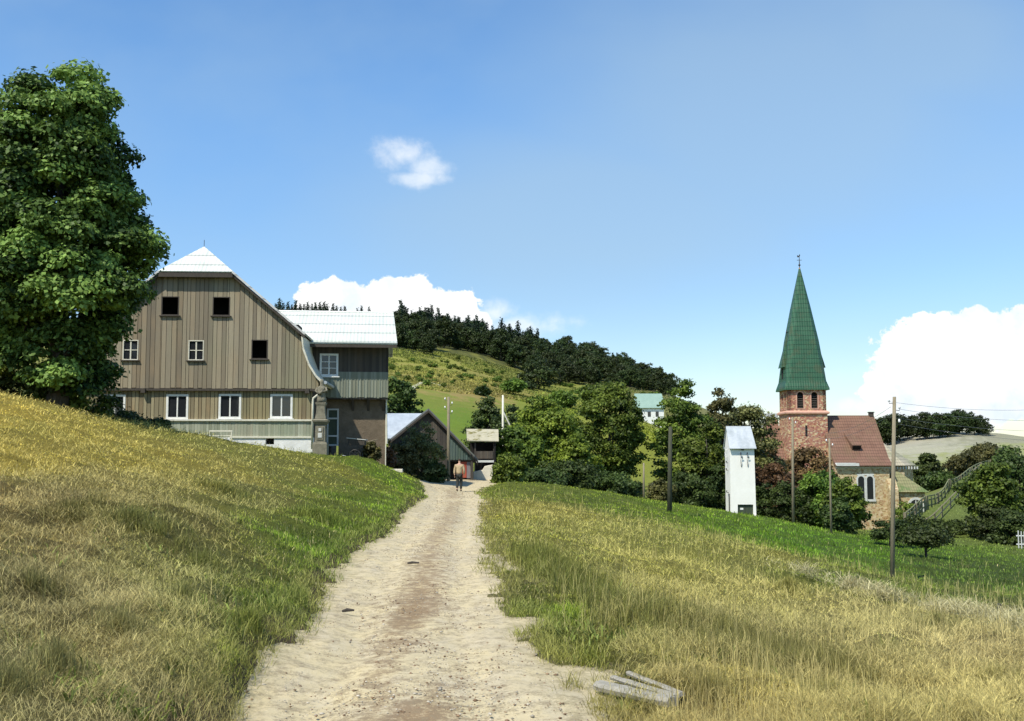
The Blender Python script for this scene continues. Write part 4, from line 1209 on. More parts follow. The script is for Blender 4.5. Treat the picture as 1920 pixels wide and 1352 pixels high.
# ------------------------------------------------------------------ the big wooden house
def main_house():
    Y = 57.0
    cx = P(368, 585, Y).x; dlow = P(368, 760, Y).x - cx
    k = Y / F

    def z(py): return P(368, py, Y).z

    def x(px): return (px - 368) * k
    root = empty('wooden_house', (cx, Y, 0), 'large weathered board-clad house with a half-hipped pale roof, gable facing the track', 'house', rz=R(3.6))
    zr, zh, zk, ze, zj = z(462), z(511), z(625), z(714), z(727)
    # gable outline (upper storeys)
    pr = [(1.77, zh - .02), (5.45, zk - .05), (5.55, z(655)), (5.85, z(685)), (6.42, ze + .02)]

    def top(a):
        a = abs(a)
        xs = [p[0] for p in pr]; zs = [p[1] for p in pr]
        if a <= xs[0]: return zs[0]
        return float(np.interp(a, xs, zs))
    U = [(305, 334, 558, 590), (400, 429, 558, 590), (236, 261, 640, 674), (357, 382, 640, 674), (474, 501, 638, 671)]
    uo = [(x(a), x(b), z(d), z(c)) for a, b, c, d in U]
    boards('gable_cladding', MAT['boards'], root, -6.4, 6.4, top, lambda a: zj, 0.0, uo, .235, .03, 3, .022, .05, batten=0)
    xl, xr_ = x(153) + dlow, x(583) + dlow
    Lw = [(200, 232, 744, 783), (315, 348, 743, 782), (412, 446, 742, 781), (508, 542, 742, 780)]
    lo = [(x(a) + dlow, x(b) + dlow, z(d), z(c)) for a, b, c, d in Lw]
    boards('ground_floor_cladding', MAT['boards_low'], root, xl, xr_, lambda a: zj + .3, lambda a: z(787), .17, lo, .2, .03, 5, .026, 0, batten=0)
    boards('apron_cladding', MAT['boards_pale'], root, xl, xr_, lambda a: z(789.5), lambda a: z(820), .15, (), .15, .03, 7, .008, 0, batten=0)
    # wall core behind the cladding
    mb = MB()
    poly = [(-6.3, 1.6, zj), (6.3, 1.6, zj), (5.6, 1.6, z(690)), (5.4, 1.6, zk - .15), (1.75, 1.6, zh - .1), (-1.75, 1.6, zh - .1), (-5.4, 1.6, zk - .15), (-5.6, 1.6, z(690))]
    mb.extrude(poly, (0, 12, 0)); mb.box(xl + .02, xr_ - .02, .8, 13.4, -1.2, zj)
    # reveals between cladding and core: side walls, floors
    mb.box(-6.3, 6.3, .04, 1.6, zj + .02, zj + .14).box(-5.3, 5.3, .04, 1.6, z(612), z(607)).box(xl + .02, xr_ - .02, .21, .8, z(796), z(790))
    mb.build('wall_core', MAT['void'], root)
    # side wall of the ground floor, seen obliquely
    for q in (xr_ - .01, xl + .01): MB().box(q - .02, q + .02, .17, 13.4, -1.3, zj - .1).build('side_wall', MAT['darkwood'], root)
    # foundation, whitewashed
    mb = MB(); a, b, c, d = x(501), x(517), z(833), z(822)
    zt = z(820)
    mb.box(xl, a, .12, .9, -1.4, zt).box(b, xr_ + .03, .12, .9, -1.4, zt).box(a, b, .12, .9, -1.4, c).box(a, b, .12, .9, d, zt)
    mb.build('foundation', MAT['plaster'], root)
    mb = MB(); mb.box(a, b, .5, .52, c, d); mb.build('cellar_vent', MAT['void'], root)
    # ledges
    mb = MB(); mb.box(xl - .02, xr_ + .06, .05, .19, z(789.5), z(786)); mb.build('sill_ledge', MAT['cream'], root, bevel=.01)
    mb = MB(); mb.box(x(435), xr_ + .04, .06, .16, z(821.5), z(818)); mb.build('base_ledge', MAT['cream'], root, bevel=.01)
    mb = MB(); mb.box(-6.42, 6.42, -.02, .16, zj - .16, zj - .04)
    for bx in (x(274), x(578)): mb.box(bx - .11, bx + .11, -.12, .2, zj - .28, zj - .04)
    mb.build('jetty_beam', MAT['darkwood'], root)
    # windows
    for i, (a, b, c, d) in enumerate(uo):
        if i in (0, 1, 4):
            window(root, a, b, c, d, 0.0, .05, (0, 0), 'boards_dark' if False else 'darkwood', glass=False, lbl='open dark window without panes')
        else:
            window(root, a, b, c, d, 0.0, .05, (1, 1), 'cream')
    for (a, b, c, d) in lo: window(root, a, b, c, d, .17, .11, (1, 0), 'white', sillmat='white')
    # roof
    F0 = -.42; B0 = 13.8; PK = 1.5
    zp = P(368, 462, Y + PK).z
    mb = MB(); mb.slab([(-1.95, F0, zh), (1.95, F0, zh), (0, PK, zp)], .07)
    mb.build('roof_hip', MAT['sheet'], root)
    mb = MB(); mb.box(-1.9, 1.9, F0 + .03, F0 + .07, zh - .30, zh - .08); mb.box(-1.85, 1.85, F0 + .08, .02, zh - .2, zh - .12); mb.build('hip_fascia', MAT['darkwood'], root)
    mb = MB()
    for s in (-1, 1):
        A = Vector((s * 1.95, F0, zh)); Pk = Vector((0, PK + .02, zp)); Bk = Vector((0, B0, zp)); D = Vector((s * 5.72, B0, zk)); E = Vector((s * 5.72, F0 + .1, zk))
        mb.slab([A, Pk, Bk, D, E], .1)
    mb.build('roof', MAT['sheet_side'], root)
    for s in (-1, 1):
        mb = MB()
        pl = [(5.56, zk - .10), (5.62, z(650)), (5.92, z(680)), (6.3, z(703)), (6.72, z(718))]
        for (p0, p1) in zip(pl[:-1], pl[1:]):
            mb.extrude([(s * p0[0], F0 + .15, p0[1]), (s * p1[0], F0 + .15, p1[1]), (s * (p1[0] - .05), F0 + .15, p1[1] - .1), (s * (p0[0] - .08), F0 + .15, p0[1] - .06)], (0, B0 - F0 - .2, 0))
        mb.build('lower_roof', MAT['cream'], root)
    # verge boards
    mb = MB()
    for s in (-1, 1):
        p0 = Vector((s * 1.9, 0, zh - .10)); p1 = Vector((s * 5.68, 0, zk - .10)); dn = Vector((0, 0, -.16))
        mb.extrude([(p0.x, F0 + .1, p0.z), (p1.x, F0 + .1, p1.z), (p1.x, F0 + .1, p1.z - .16), (p0.x, F0 + .1, p0.z - .16)], (0, .05, 0))
    mb.build('verge_board', MAT['darkwood'], root)
    # eaves box, gutter and downpipe at the right corner
    mb = MB(); mb.tube([(6.78, F0 + .1, z(717)), (6.78, B0, z(717))], .09, 8); mb.build('gutter', MAT['zinc'], root)
    mb = MB(); mb.tube([(6.6, -.1, z(722)), (6.45, .0, z(737)), (xr_ + .06, .02, z(746)), (xr_ + .04, .02, z(752)), (xr_ + .03, .02, z(842))], .055, 8); mb.build('downpipe', MAT['cream'], root, smooth=True)
    # thin rod on the hip peak
    mb = MB(); mb.tube([(0, PK, zp), (0, PK, zp + .35)], .015, 6); mb.build('lightning_rod', MAT['iron'], root)
    # small painted rail in front of the base
    L = P(392, 828, 56.2); rt = empty('garden_rail', (L.x, 56.2, L.z), 'low cream-painted wooden rail standing in the grass before the big house', 'rail')
    w = 43 * 56.2 / F; h = 18 * 56.2 / F
    mb = MB(); mb.box(0, .06, -.03, .03, -.5, h).build('post', MAT['cream'], rt, bevel=.008)
    mb = MB(); mb.box(w - .06, w, -.03, .03, -.5, h).build('post', MAT['cream'], rt, bevel=.008)
    MB().box(-.02, w + .02, -.035, .035, h + .003, h + .08).build('top_rail', MAT['cream'], rt, bevel=.008)
    MB().box(.063, w - .063, -.02, .02, h * .55, h * .55 + .05).build('middle_rail', MAT['cream'], rt, bevel=.008)


main_house()


def shrine():
    Y = 54.5; c = P(601, 846, Y); k = Y / F
    g = gz(c.x, Y)
    root = empty('stone_shrine', (c.x, Y, g), 'weathered baroque wayside shrine with a statue on a tall pedestal at the house corner', 'monument')

    def z(py): return P(601, py, Y).z - g
    def ring(w, d, zz, n=4): return [(-w, -d, zz), (w, -d, zz), (w, d, zz), (-w, d, zz)]
    mb = MB(); mb.loft([ring(.36, .3, -.5), ring(.36, .3, z(833)), ring(.31, .26, z(829))]); mb.build('plinth', MAT['sandstone'], root, bevel=.02)
    mb = MB(); mb.loft([ring(.26, .22, z(829) + .003), ring(.24, .2, z(796))])
    mb.box(-.17, .17, -.25, -.2, z(825), z(800)); mb.build('pedestal', MAT['sandstone'], root, bevel=.015)
    mb = MB(); mb.box(-.1, .1, -.275, -.252, z(821), z(812)).box(-.07, .07, -.275, -.252, z(809), z(803)); mb.build('carved_panel', MAT['palestone'], root, bevel=.01)
    mb = MB(); mb.loft([ring(.27, .23, z(796) + .003), ring(.37, .32, z(791)), ring(.40, .34, z(788)), ring(.24, .2, z(785))]); mb.build('cornice', MAT['sandstone'], root, bevel=.01)
    mb = MB(); mb.loft([ring(.27, .22, z(785) + .003), ring(.22, .18, z(775)), ring(.20, .17, z(762)), ring(.25, .2, z(758)), ring(.27, .21, z(755))]); mb.build('upper_pedestal', MAT['sandstone'], root, bevel=.01)

    # draped figure group
    def ring2(rx, ry, zz, ox=0, oy=0, n=14, lob=.12, ph=0):
        return [((1 + lob * math.sin(5 * 2 * math.pi * i / n + ph)) * rx * math.cos(2 * math.pi * i / n) + ox, (1 + lob * math.sin(5 * 2 * math.pi * i / n + ph)) * ry * math.sin(2 * math.pi * i / n) + oy, zz) for i in range(n)]
    mb = MB(); zb, zt = z(755) + .003, z(711); H = zt - zb
    mb.loft([ring2(.25, .2, zb), ring2(.23, .19, zb + .15 * H, .02), ring2(.18, .15, zb + .38 * H, -.02, ph=1), ring2(.23, .17, zb + .55 * H, .01, ph=2), ring2(.22, .15, zb + .66 * H, .02, lob=.08), ring2(.09, .08, zb + .73 * H, .02, lob=0),
             ring2(.1, .11, zb + .82 * H, .02, lob=0), ring2(.105, .11, zb + .91 * H, .02, lob=0), ring2(.04, .05, zb + H, .02, lob=0)])
    mb.tube([(.2, -.02, zb + .63 * H), (.3, -.12, zb + .5 * H), (.14, -.22, zb + .45 * H)], [.07, .055, .04], 8)
    mb.tube([(-.18, -.02, zb + .63 * H), (-.27, -.1, zb + .5 * H), (-.1, -.2, zb + .36 * H)], [.07, .055, .04], 8)
    mb.tube([(-.05, -.2, zb + .36 * H), (.1, -.2, zb + .5 * H)], [.08, .06], 8)
    o = mb.build('statue', MAT['sandstone'], root, smooth=True)


shrine()


def annex():
    Y = 61.5; k = Y / F
    cx = P(727, 740, Y).x       # right front corner
    root = empty('annex_house', (cx, Y, 0), 'narrow two-storey annex with pale corrugated roof and jettied board upper floor beside the big house', 'house', rz=R(6.6))

    def z(py, YY=Y): return P(700, py, YY).z

    def x(px): return (px - 727) * k
    x0 = x(540) - 1.5
    ztop = z(646)
    W = (604, 631, 668, 703)
    wo = [(x(W[0]), x(W[1]), z(W[3]), z(W[2]))]
    zmid = z(698); zb = z(745)
    boards('upper_cladding', MAT['boards_dark'], root, x0, 0, lambda a: ztop, lambda a: zmid - .02, 0, wo, .17, .03, 21, .01, 0, batten=.05)  # dark boards whose tone also carries the long shadow of the eaves
    boards('lower_cladding', MAT['boards_grey'], root, x0, .0, lambda a: zmid, lambda a: zb, -.05, [(wo[0][0], wo[0][1], wo[0][2] - .1, 99)], .17, .03, 23, .012, .06, batten=.05)
    mb = MB(); mb.box(x0, -.01, .035, 6.6, zb + .05, ztop + .05)
    mb.extrude([(-.02, .04, ztop + .02), (-.02, 6.6, ztop + .02), (-.02, 3.5, z(592, 65))], (x0, 0, 0)); mb.build('wall_core', MAT['darkwood'], root)
    window(root, *wo[0][:2], wo[0][2], wo[0][3], -.05, .11, (1, 2), 'white', sillmat='white')
    # recessed lower storey
    mb = MB(); a, b = x(614), x(636)
    zt = z(766)
    mb.box(x0, a, .55, 6, -2, zb + .06).box(b, -.12, .55, 6, -2, zb + .06).box(a, b, .55, 6, zt, zb + .06)
    mb.build('ground_floor_wall', MAT['brownwall'], root)
    MB().box(-.119, -.06, .5, .62, -2, zb).build('corner_post', MAT['cream'], root)
    # glazed door
    d = MB(); d.box(a, a + .09, .5, .6, z(836), zt).box(b - .09, b, .5, .6, z(836), zt).box(a + .09, b - .09, .5, .6, zt - .09, zt)
    d.box(a + .09, b - .09, .5, .6, z(786), z(783)).box(a + .09, b - .09, .5, .6, z(819), z(816)).box(a + .09, b - .09, .5, .6, z(836), z(833))
    do = d.build('door', MAT['boards_grey'] if False else MAT['palestone'], root, bevel=.008)
    MB().box(a + .09, b - .09, .56, .575, z(833), zt - .09).build('door_panel', MAT['doorgreen'], do)
    # knee braces
    for px in (662, 691, 719):
        q = x(px); mb = MB(); mb.extrude([(q - .07, .55, zb - .75), (q - .07, .02, zb - .02), (q - .07, .2, zb - .02), (q - .07, .55, zb - .5)], (.14, 0, 0)); mb.box(q - .06, q + .06, .02, .55, zb - .1, zb - .005); mb.build('bracket', MAT['darkwood'], root)
    mb = MB(); mb.box(x0, 0, -.02, .06, zb - .12, zb - .02); mb.build('floor_beam', MAT['darkwood'], root)
    # roof
    Ye, Yr = -1.0, 3.2
    e = P(745, 643, Y + Ye); r = P(738, 587, Y + Yr); el = P(560, 646, Y + Ye)
    ex = (e.x - cx) * math.cos(R(6.6)) + Ye * math.sin(R(6.6)); rx = (r.x - cx) * math.cos(R(6.6)) + Yr * math.sin(R(6.6))
    xl = x0 - .6
    mb = MB(); mb.slab([(xl, Ye, e.z), (ex, Ye, e.z), (rx, Yr, r.z), (xl, Yr, r.z)], .09)
    mb.build('roof', MAT['sheet'], root)
    mb = MB(); mb.slab([(xl, Yr + .01, r.z - .01), (rx, Yr + .01, r.z - .01), (rx, 7.4, e.z), (xl, 7.4, e.z)], .09); mb.build('rear_roof', MAT['sheet'], root)
    mb = MB(); mb.tube([(xl, Yr, r.z + .01), (rx, Yr, r.z + .01)], .07, 8); mb.build('ridge_cap', MAT['white'], root)
    mb = MB(); mb.box(xl, ex - .03, Ye + .05, Ye + .09, e.z - .26, e.z - .1); mb.build('eaves_board', MAT['darkwood'], root)
    mb = MB(); mb.tube([(-.08, .42, zb - .1), (-.02, .42, z(832))], .045, 8); mb.build('downpipe', MAT['cream'], root)
    # small vent box where the annex meets the house
    MB().box(x(572), x(586), -.35, 0, z(661), z(649)).build('vent_box', MAT['zinc'], root, bevel=.02)


annex()


def barns():
    # pale-roofed shed behind the barn
    Y = 82.; root = empty('shed', (0, Y, 0), 'low shed with a bluish white roof looking out left of the dark barn', 'shed')
    a = P(722, 822, Y); b = P(800, 775, Y + 2.5)
    mb = MB(); mb.slab([(a.x, 0, a.z), (P(812, 822, Y).x, 0, a.z), (P(812, 775, Y + 2.5).x, 2.5, b.z), (P(722, 775, Y + 2.5).x, 2.5, b.z)], .08); mb.build('roof', MAT['blueroof'], root)
    mb = MB(); mb.box(a.x + .2, P(806, 822, Y).x, .3, 4.6, a.z - 2.4, a.z - .03); mb.extrude([(a.x + .3, .35, a.z), (a.x + .3, 4.6, a.z), (a.x + .3, 2.5, b.z - .12)], (2.9, 0, 0)); mb.build('wall', MAT['brownwall'], root)
    # dark barn with gable to the track
    Y = 74.; k = Y / F
    def X(px): return (px - 803) * k
    c = P(803, 800, Y)
    def z(py): return P(803, py, Y).z
    root = empty('barn', (c.x, Y, 0), 'dark barn with a steep gable, green-grey boards on its right half and a red door', 'barn', rz=R(7.5))
    zr = z(766)
    L, Rr = X(735), X(893); zl, zR = z(822), z(858)
    def top(x): return zr - .1 + (x / L) * (zl - zr) if x < 0 else zr - .1 + (x / Rr) * (zR - zr)
    boards('left_cladding', MAT['boards_dark'], root, L + .1, X(838), top, lambda a: z(898), 0, (), .18, .03, 31, .01, 0)
    boards('right_cladding', MAT['boards_green'], root, X(838), X(893), top, lambda a: z(862), -.04, (), .17, .03, 33, .01, .03, batten=.04)
    bt = z(905)
    mb = MB(); mb.extrude([(L + .15, .6, bt), (X(886), .6, bt), (X(886), .6, z(856)), (0, .6, zr - .2), (L + .15, .6, zl - .1)], (0, 9, 0)); mb.build('wall_core', MAT['void'], root)
    mb = MB(); mb.box(X(838), X(841), 0, .1, bt, z(862)).box(X(883), X(888), 0, .12, bt, z(862)).box(X(841), X(883), .02, .1, z(865), z(862)); mb.build('door_frame', MAT['darkwood'], root)
    MB().box(X(863), X(875.5), .12, .16, z(896), z(866)).build('door', MAT['red'], root)['label'] = 'red plank door leaf'
    MB().box(X(876), X(883), .14, .18, z(897), z(866)).build('door', MAT['greydoor'], root)['label'] = 'grey plank door leaf'
    mb = MB()
    mb.slab([(L - .1, -.25, zl - .05), (0, -.25, zr), (0, 9.5, zr), (L - .1, 9.5, zl - .05)], .1); mb.slab([(Rr + .15, -.25, zR - .12), (0, -.25, zr + .004), (0, 9.5, zr + .004), (Rr + .15, 9.5, zR - .12)], .1)
    mb.build('roof', MAT['darkzinc'], root)
    mb = MB()
    for (xx, zz) in ((L - .08, zl - .05), (Rr + .12, zR - .12)):
        mb.extrude([(0, -.3, zr - .11), (xx, -.3, zz - .11), (xx, -.3, zz - .27), (0, -.3, zr - .27)], (0, .04, 0))
    mb.build('verge_board', MAT['darkwood'], root)
    # open yard shelter to the right with the rusty roof
    Y = 77.; k = Y / F; c = P(906, 850, Y); root = empty('yard_shelter', (c.x, Y, 0), 'small open wooden shelter with a mossy, rusty sheet roof on a pale concrete base', 'shelter')
    def X(px): return (px - 906) * k
    def z(py): return P(906, py, Y).z
    mb = MB(); mb.slab([(X(876), -.4, z(826)), (X(935), -.4, z(827)), (X(935) - .05, 2.2, P(906, 805, Y + 2.2).z), (X(872), 2.2, P(906, 804, Y + 2.2).z)], .06); mb.build('roof', MAT['rusty'], root)
    mb = MB(); mb.box(X(880), X(928), 1.6, 1.7, z(868), z(829)); mb.box(X(926), X(929), -.2, 1.7, z(868), z(829)); mb.build('rear_wall', MAT['void'], root)
    mb = MB()
    for px in (891, 926): mb.box(X(px) - .05, X(px) + .05, -.1, 0, z(884), z(828))
    mb.build('posts', MAT['darkwood'], root)
    boards('plank_front', MAT['boards_dark'], root, X(893), X(925), lambda a: z(846), lambda a: z(860), -.14, (), .13, .02, 41, .01, 0)
    MB().box(X(893), X(926), -.2, -.14, z(867), z(863)).build('shelf_board', MAT['palestone'], root)
    mb = MB(); mb.box(X(890), X(927), .3, 1.55, z(900), z(868)); mb.build('store_back', MAT['void'], root)
    mb = MB(); mb.extrude([(X(888), -.6, z(905)), (X(924), -.6, z(905)), (X(924), -.6, z(871)), (X(909), -.6, z(874)), (X(905), -.6, z(881)), (X(888), -.6, z(884))], (0, .8, 0)); mb.build('concrete_base', MAT['concrete'], root, bevel=.03)


barns()


# ------------------------------------------------------------------ church
def arch(w, h, n=10):
    """outline of a round-headed opening, base centre at 0,0"""
    r = w / 2; pts_ = [(-r, 0), (r, 0)]
    for i in range(n + 1):
        a = math.pi * i / n; pts_.append((r * math.cos(a), h - r + r * math.sin(a)))
    return pts_


def arch_on_wall(parent, cx_, z0, w, h, yf, name, mat, rot=False, d=.06, louvre=False, out=.02):
    """dark arched pane, slightly proud so that it is framed by the surround built round it"""
    mb = MB(); pl = [(cx_ + a, yf - out, z0 + b) for a, b in arch(w, h)] if not rot else [(yf - out, cx_ + a, z0 + b) for a, b in arch(w, h)]
    mb.extrude(pl, (0, d, 0) if not rot else (d, 0, 0)); return mb


def surround(mb, cx_, z0, w, h, t, yf, out, rot=False, n=12):
    r = w / 2; path = [(-r, 0), (-r, h - r)] + [(r * math.cos(math.pi - math.pi * i / n), h - r + r * math.sin(math.pi * i / n)) for i in range(1, n)] + [(r, h - r), (r, 0)]
    po = [(-r - t, 0), (-r - t, h - r)] + [((r + t) * math.cos(math.pi - math.pi * i / n), h - r + (r + t) * math.sin(math.pi * i / n)) for i in range(1, n)] + [(r + t, h - r), (r + t, 0)]
    for i in range(len(path) - 1):
        q = [path[i], path[i + 1], po[i + 1], po[i]]
        if rot: mb.extrude([(yf - out, cx_ + a, z0 + b) for a, b in q], (out + .1, 0, 0))
        else: mb.extrude([(cx_ + a, yf - out, z0 + b) for a, b in q], (0, out + .1, 0))


def church():
    Yn = 138.6; Yr = 145.6; Yt = 143.0
    g = -10.5
    tw = 75 * Yt / F / 2        # half width of tower
    cxt = P(1478, 800, Yt).x + tw
    O = Vector((cxt, Yr, 0)); RZ = R(-1.5)
    root = empty('church', O, 'red stone church with a tall green spire, tiled nave and choir', 'church', rz=RZ)

    def z(py, YY): return P(1500, py, YY).z
    zc, ze, ztip = z(777, Yt), z(727, Yt), z(503, Yr)
    # tower shaft
    def sq(w, zz): return [(-w, -w, zz), (w, -w, zz), (w, w, zz), (-w, w, zz)]
    MB().loft([sq(tw, g), sq(tw - .03, zc)]).build('tower', MAT['towerstone'], root)
    MB().loft([sq(tw + .02, zc), sq(tw + .22, zc + .12), sq(tw + .22, zc + .3), sq(tw - .05, zc + .5)]).build('tower_cornice', MAT['pinktrim'], root)
    # belfry: with open arches built as piers
    wb = tw - .12
    bel = MB(); z0 = zc + .5; z1 = ze
    bel.loft([sq(wb - .5, z0), sq(wb - .5, z1)]); bel.build('belfry_core', MAT['void'], root)
    # four pierced walls
    aw, ah = .82, 2.15; cs = (.02, 1.88); za = z0 + .28
    cs = (P(1502, 755, Yt).x - cxt, P(1528.5, 755, Yt).x - cxt)
    wall = MB(); lv = MB(); tr = MB()

    def pierced(mb, tf):
        def seg(a, b, c, d):
            if b - a < .01 or d - c < .01: return
            mb.extrude([tf(a, 0, c), tf(b, 0, c), tf(b, 0, d), tf(a, 0, d)], Vector(tf(0, .45, 0)) - Vector(tf(0, 0, 0)))
        ed = [-wb, cs[0] - aw / 2, cs[0] + aw / 2, cs[1] - aw / 2, cs[1] + aw / 2, wb]
        seg(ed[0], ed[1], z0, z1); seg(ed[2], ed[3], z0, z1); seg(ed[4], ed[5], z0, z1)
        for c in cs:
            seg(c - aw / 2, c + aw / 2, z0, za)
            r = aw / 2; n = 8; zz = za + ah - r
            for i in range(n):
                a0, a1 = math.pi * i / n, math.pi * (i + 1) / n
                p = [(c + r * math.cos(a0), zz + r * math.sin(a0)), (c + r * math.cos(a1), zz + r * math.sin(a1))]
                mb.extrude([tf(p[0][0], 0, p[0][1]), tf(p[0][0], 0, z1), tf(p[1][0], 0, z1), tf(p[1][0], 0, p[1][1])], Vector(tf(0, .45, 0)) - Vector(tf(0, 0, 0)))
    for ang in (0, 1, 2, 3):
        ca, sa = [(1, 0), (0, 1), (-1, 0), (0, -1)][ang]
        def tf(a, d, c, ca=ca, sa=sa):
            X_, Y_ = a, -wb + d
            return (X_ * ca - Y_ * sa, X_ * sa + Y_ * ca, c)
        wl = wb if ang in (0, 2) else wb
        pierced(wall, tf)
        for c in cs:
            for i in range(6):
                zz = za + .1 + i * .28
                lv.extrude([tf(c - aw / 2, .12, zz), tf(c + aw / 2, .12, zz), tf(c + aw / 2, .34, zz + .14), tf(c - aw / 2, .34, zz + .14)], (0, 0, .03))
            tr.extrude([tf(c - aw / 2 - .1, -.04, za - .12), tf(c + aw / 2 + .1, -.04, za - .12), tf(c + aw / 2 + .1, -.04, za - .003), tf(c - aw / 2 - .1, -.04, za - .003)], Vector(tf(0, .3, 0)) - Vector(tf(0, 0, 0)))
    wall.build('belfry_wall', MAT['towerstone'], root)
    lv.build('louvres', MAT['darkwood'], root)
    for c in cs:
        surround(tr, c, za, aw, ah, .14, -wb, .03)
    tr.build('belfry_trim', MAT['pinktrim'], root)
    MB().box(P(1513, 820, Yt).x - cxt - .12, P(1513, 820, Yt).x - cxt + .14, -tw - .01, -tw + .3, z(818, Yt), z(798, Yt)).build('slit_window', MAT['void'], root)
    # spire
    prof = [(z(731, Yt), tw + .30, .02), (z(727, Yt), tw + .28, .05), (z(714, Yt), tw + .02, .14), (z(690, Yt), tw - .15, .22), (z(640, Yr), tw - .62, .30), (z(580, Yr), 1.22, .38), (ztip, .09, .41)]
    def octo(w, ch, zz):
        c = w * ch
        return [(-w + c, -w, zz), (w - c, -w, zz), (w, -w + c, zz), (w, w - c, zz), (w - c, w, zz), (-w + c, w, zz), (-w, w - c, zz), (-w, -w + c, zz)]
    MB().loft([octo(w, ch, zz) for zz, w, ch in prof]).build('spire', MAT['greentile'], root)
    MB().loft([octo(.115, .4, ztip - .5), octo(.16, .4, ztip - 1.4), octo(.10, .4, ztip + .05)]).build('spire_cap', MAT['pinktrim'], root)
    # finial: ball, rod, cross with weathercock
    f = MB(); f.tube([(0, 0, ztip), (0, 0, ztip + .3), (0, 0, ztip + .42), (0, 0, ztip + .55), (0, 0, ztip + 1.5)], [.05, .06, .2, .06, .035], 8)
    f.tube([(-.32, 0, ztip + 1.1), (.32, 0, ztip + 1.1)], .035, 6)
    f.extrude([(-.28, -.02, ztip + 1.5), (-.02, -.02, ztip + 1.48), (.12, -.02, ztip + 1.7), (.05, -.02, ztip + 1.95), (-.06, -.02, ztip + 1.66), (-.26, -.02, ztip + 1.78)], (0, .04, 0)); f.build('finial', MAT['iron'], root)
    # spire dormers on all four faces
    def dormer(tf, name):
        za_, zb_, zt_ = z(716, Yr), z(690, Yr), z(628, Yr)
        w = .75
        m = MB(); fr = tw - .02
        m.extrude([tf(-w, fr - .02, za_ + .2), tf(w, fr - .02, za_ + .2), tf(w, fr - .02, zb_), tf(-w, fr - .02, zb_)], Vector(tf(0, fr - 1.2, 0)) - Vector(tf(0, fr, 0)))
        d = m.build(name, MAT['greentile'], root)
        m = MB(); m.extrude([tf(-w * .5, fr + .02, za_ + .35), tf(w * .5, fr + .02, za_ + .35), tf(w * .5, fr + .02, zb_ - .1), tf(-w * .5, fr + .02, zb_ - .1)], Vector(tf(0, fr - .2, 0)) - Vector(tf(0, fr, 0))); m.build('opening', MAT['void'], d)
        m = MB(); apex = tf(0, tw - .72, zt_)
        b = [tf(-w - .25, fr + .32, zb_ - .02), tf(w + .25, fr + .32, zb_ - .02), tf(w + .1, fr - 1.2, zb_ + .3), tf(-w - .1, fr - 1.2, zb_ + .3)]
        m.add(b + [apex], [(0, 1, 4), (1, 2, 4), (2, 3, 4), (3, 0, 4), (3, 2, 1, 0)]); m.build('dormer_roof', MAT['greentile'], d)
        m = MB(); ap = Vector(apex); m.tube([ap - Vector((0, 0, .1)), ap + Vector((0, 0, .25)), ap + Vector((0, 0, .38)), ap + Vector((0, 0, .5)), ap + Vector((0, 0, .8))], [.04, .04, .13, .04, .03], 8); m.build('dormer_finial', MAT['iron'], d)
    dormer(lambda a, d, c: (-d, a, c), 'spire_dormer'); dormer(lambda a, d, c: (d, a, c), 'spire_dormer')
    # nave
    xr = P(1677, 870, Yn - .6).x - cxt; xl = P(1570, 870, Yn - .6).x - cxt
    nf = Yn - Yr; zev = z(873, Yn - .6); zrd = z(779, Yr)
    MB().box(xl + .35, xr - .35, nf, -nf, g, zev + .1).build('nave_wall', MAT['navestone'], root)
    MB().extrude([(xl + .35, nf + .02, zev + .05), (xl + .35, nf + 1.3, zev + .65), (xl + .35, 0, zrd - .35), (xl + .35, -nf - 1.3, zev + .65), (xl + .35, -nf - .02, zev + .05)], (xr - xl - .7, 0, 0)).build('nave_gable', MAT['navestone'], root)
    mb = MB(); e0 = nf - .6
    # slightly bell-cast eaves
    q1 = (nf + 1.2, zev + .95)
    for s in (1, -1):
        mb.slab([(xl, s * q1[0], q1[1]), (xr, s * q1[0], q1[1]), (xr, 0, zrd), (xl, 0, zrd)], .16)
        mb.slab([(xl, s * e0, zev), (xr, s * e0, zev), (xr, s * q1[0], q1[1] + .002), (xl, s * q1[0], q1[1] + .002)], .16)
    mb.build('nave_roof', MAT['redtile'], root)
    mb = MB(); mb.box(xl + .1, xl + 2.9, e0 - .03, e0 + .1, zev - .05, zev + .3); mb.slab([(xl + .05, e0 - .02, zev + .03), (xl + 2.8, e0 - .02, zev + .03), (xl + 2.6, e0 + .5, zev + .33), (xl + .05, e0 + .5, zev + .33)], .05); mb.build('zinc_flashing', MAT['palestone'], root)
    mb = MB(); mb.box(xl + .2, xr - .2, nf - .1, nf, zev - .35, zev - .05); mb.build('eaves_cornice', MAT['palestone'], root)
    # ridge turret stub
    rx = P(1632, 775, Yr).x - cxt; MB().box(rx - .28, rx + .28, -.28, .28, zrd - .2, zrd + .35).build('chimney', MAT['darkwood'], root); MB().box(rx - .36, rx + .36, -.36, .36, zrd + .353, zrd + .46).build('chimney_cap', MAT['iron'], root)
    # roof hatch dormer
    hz0, hz1 = z(843, Yn + 1.5), z(820, Yn + 3.2)
    hx = P(1611, 840, Yn + 1.5).x - cxt
    sl_ = (zrd - q1[1]) / (0 - q1[0])
    def roofy(zz): return q1[0] + (zz - q1[1]) / sl_
    ya = roofy(hz0) - .05; yb = roofy(hz1 + .4)
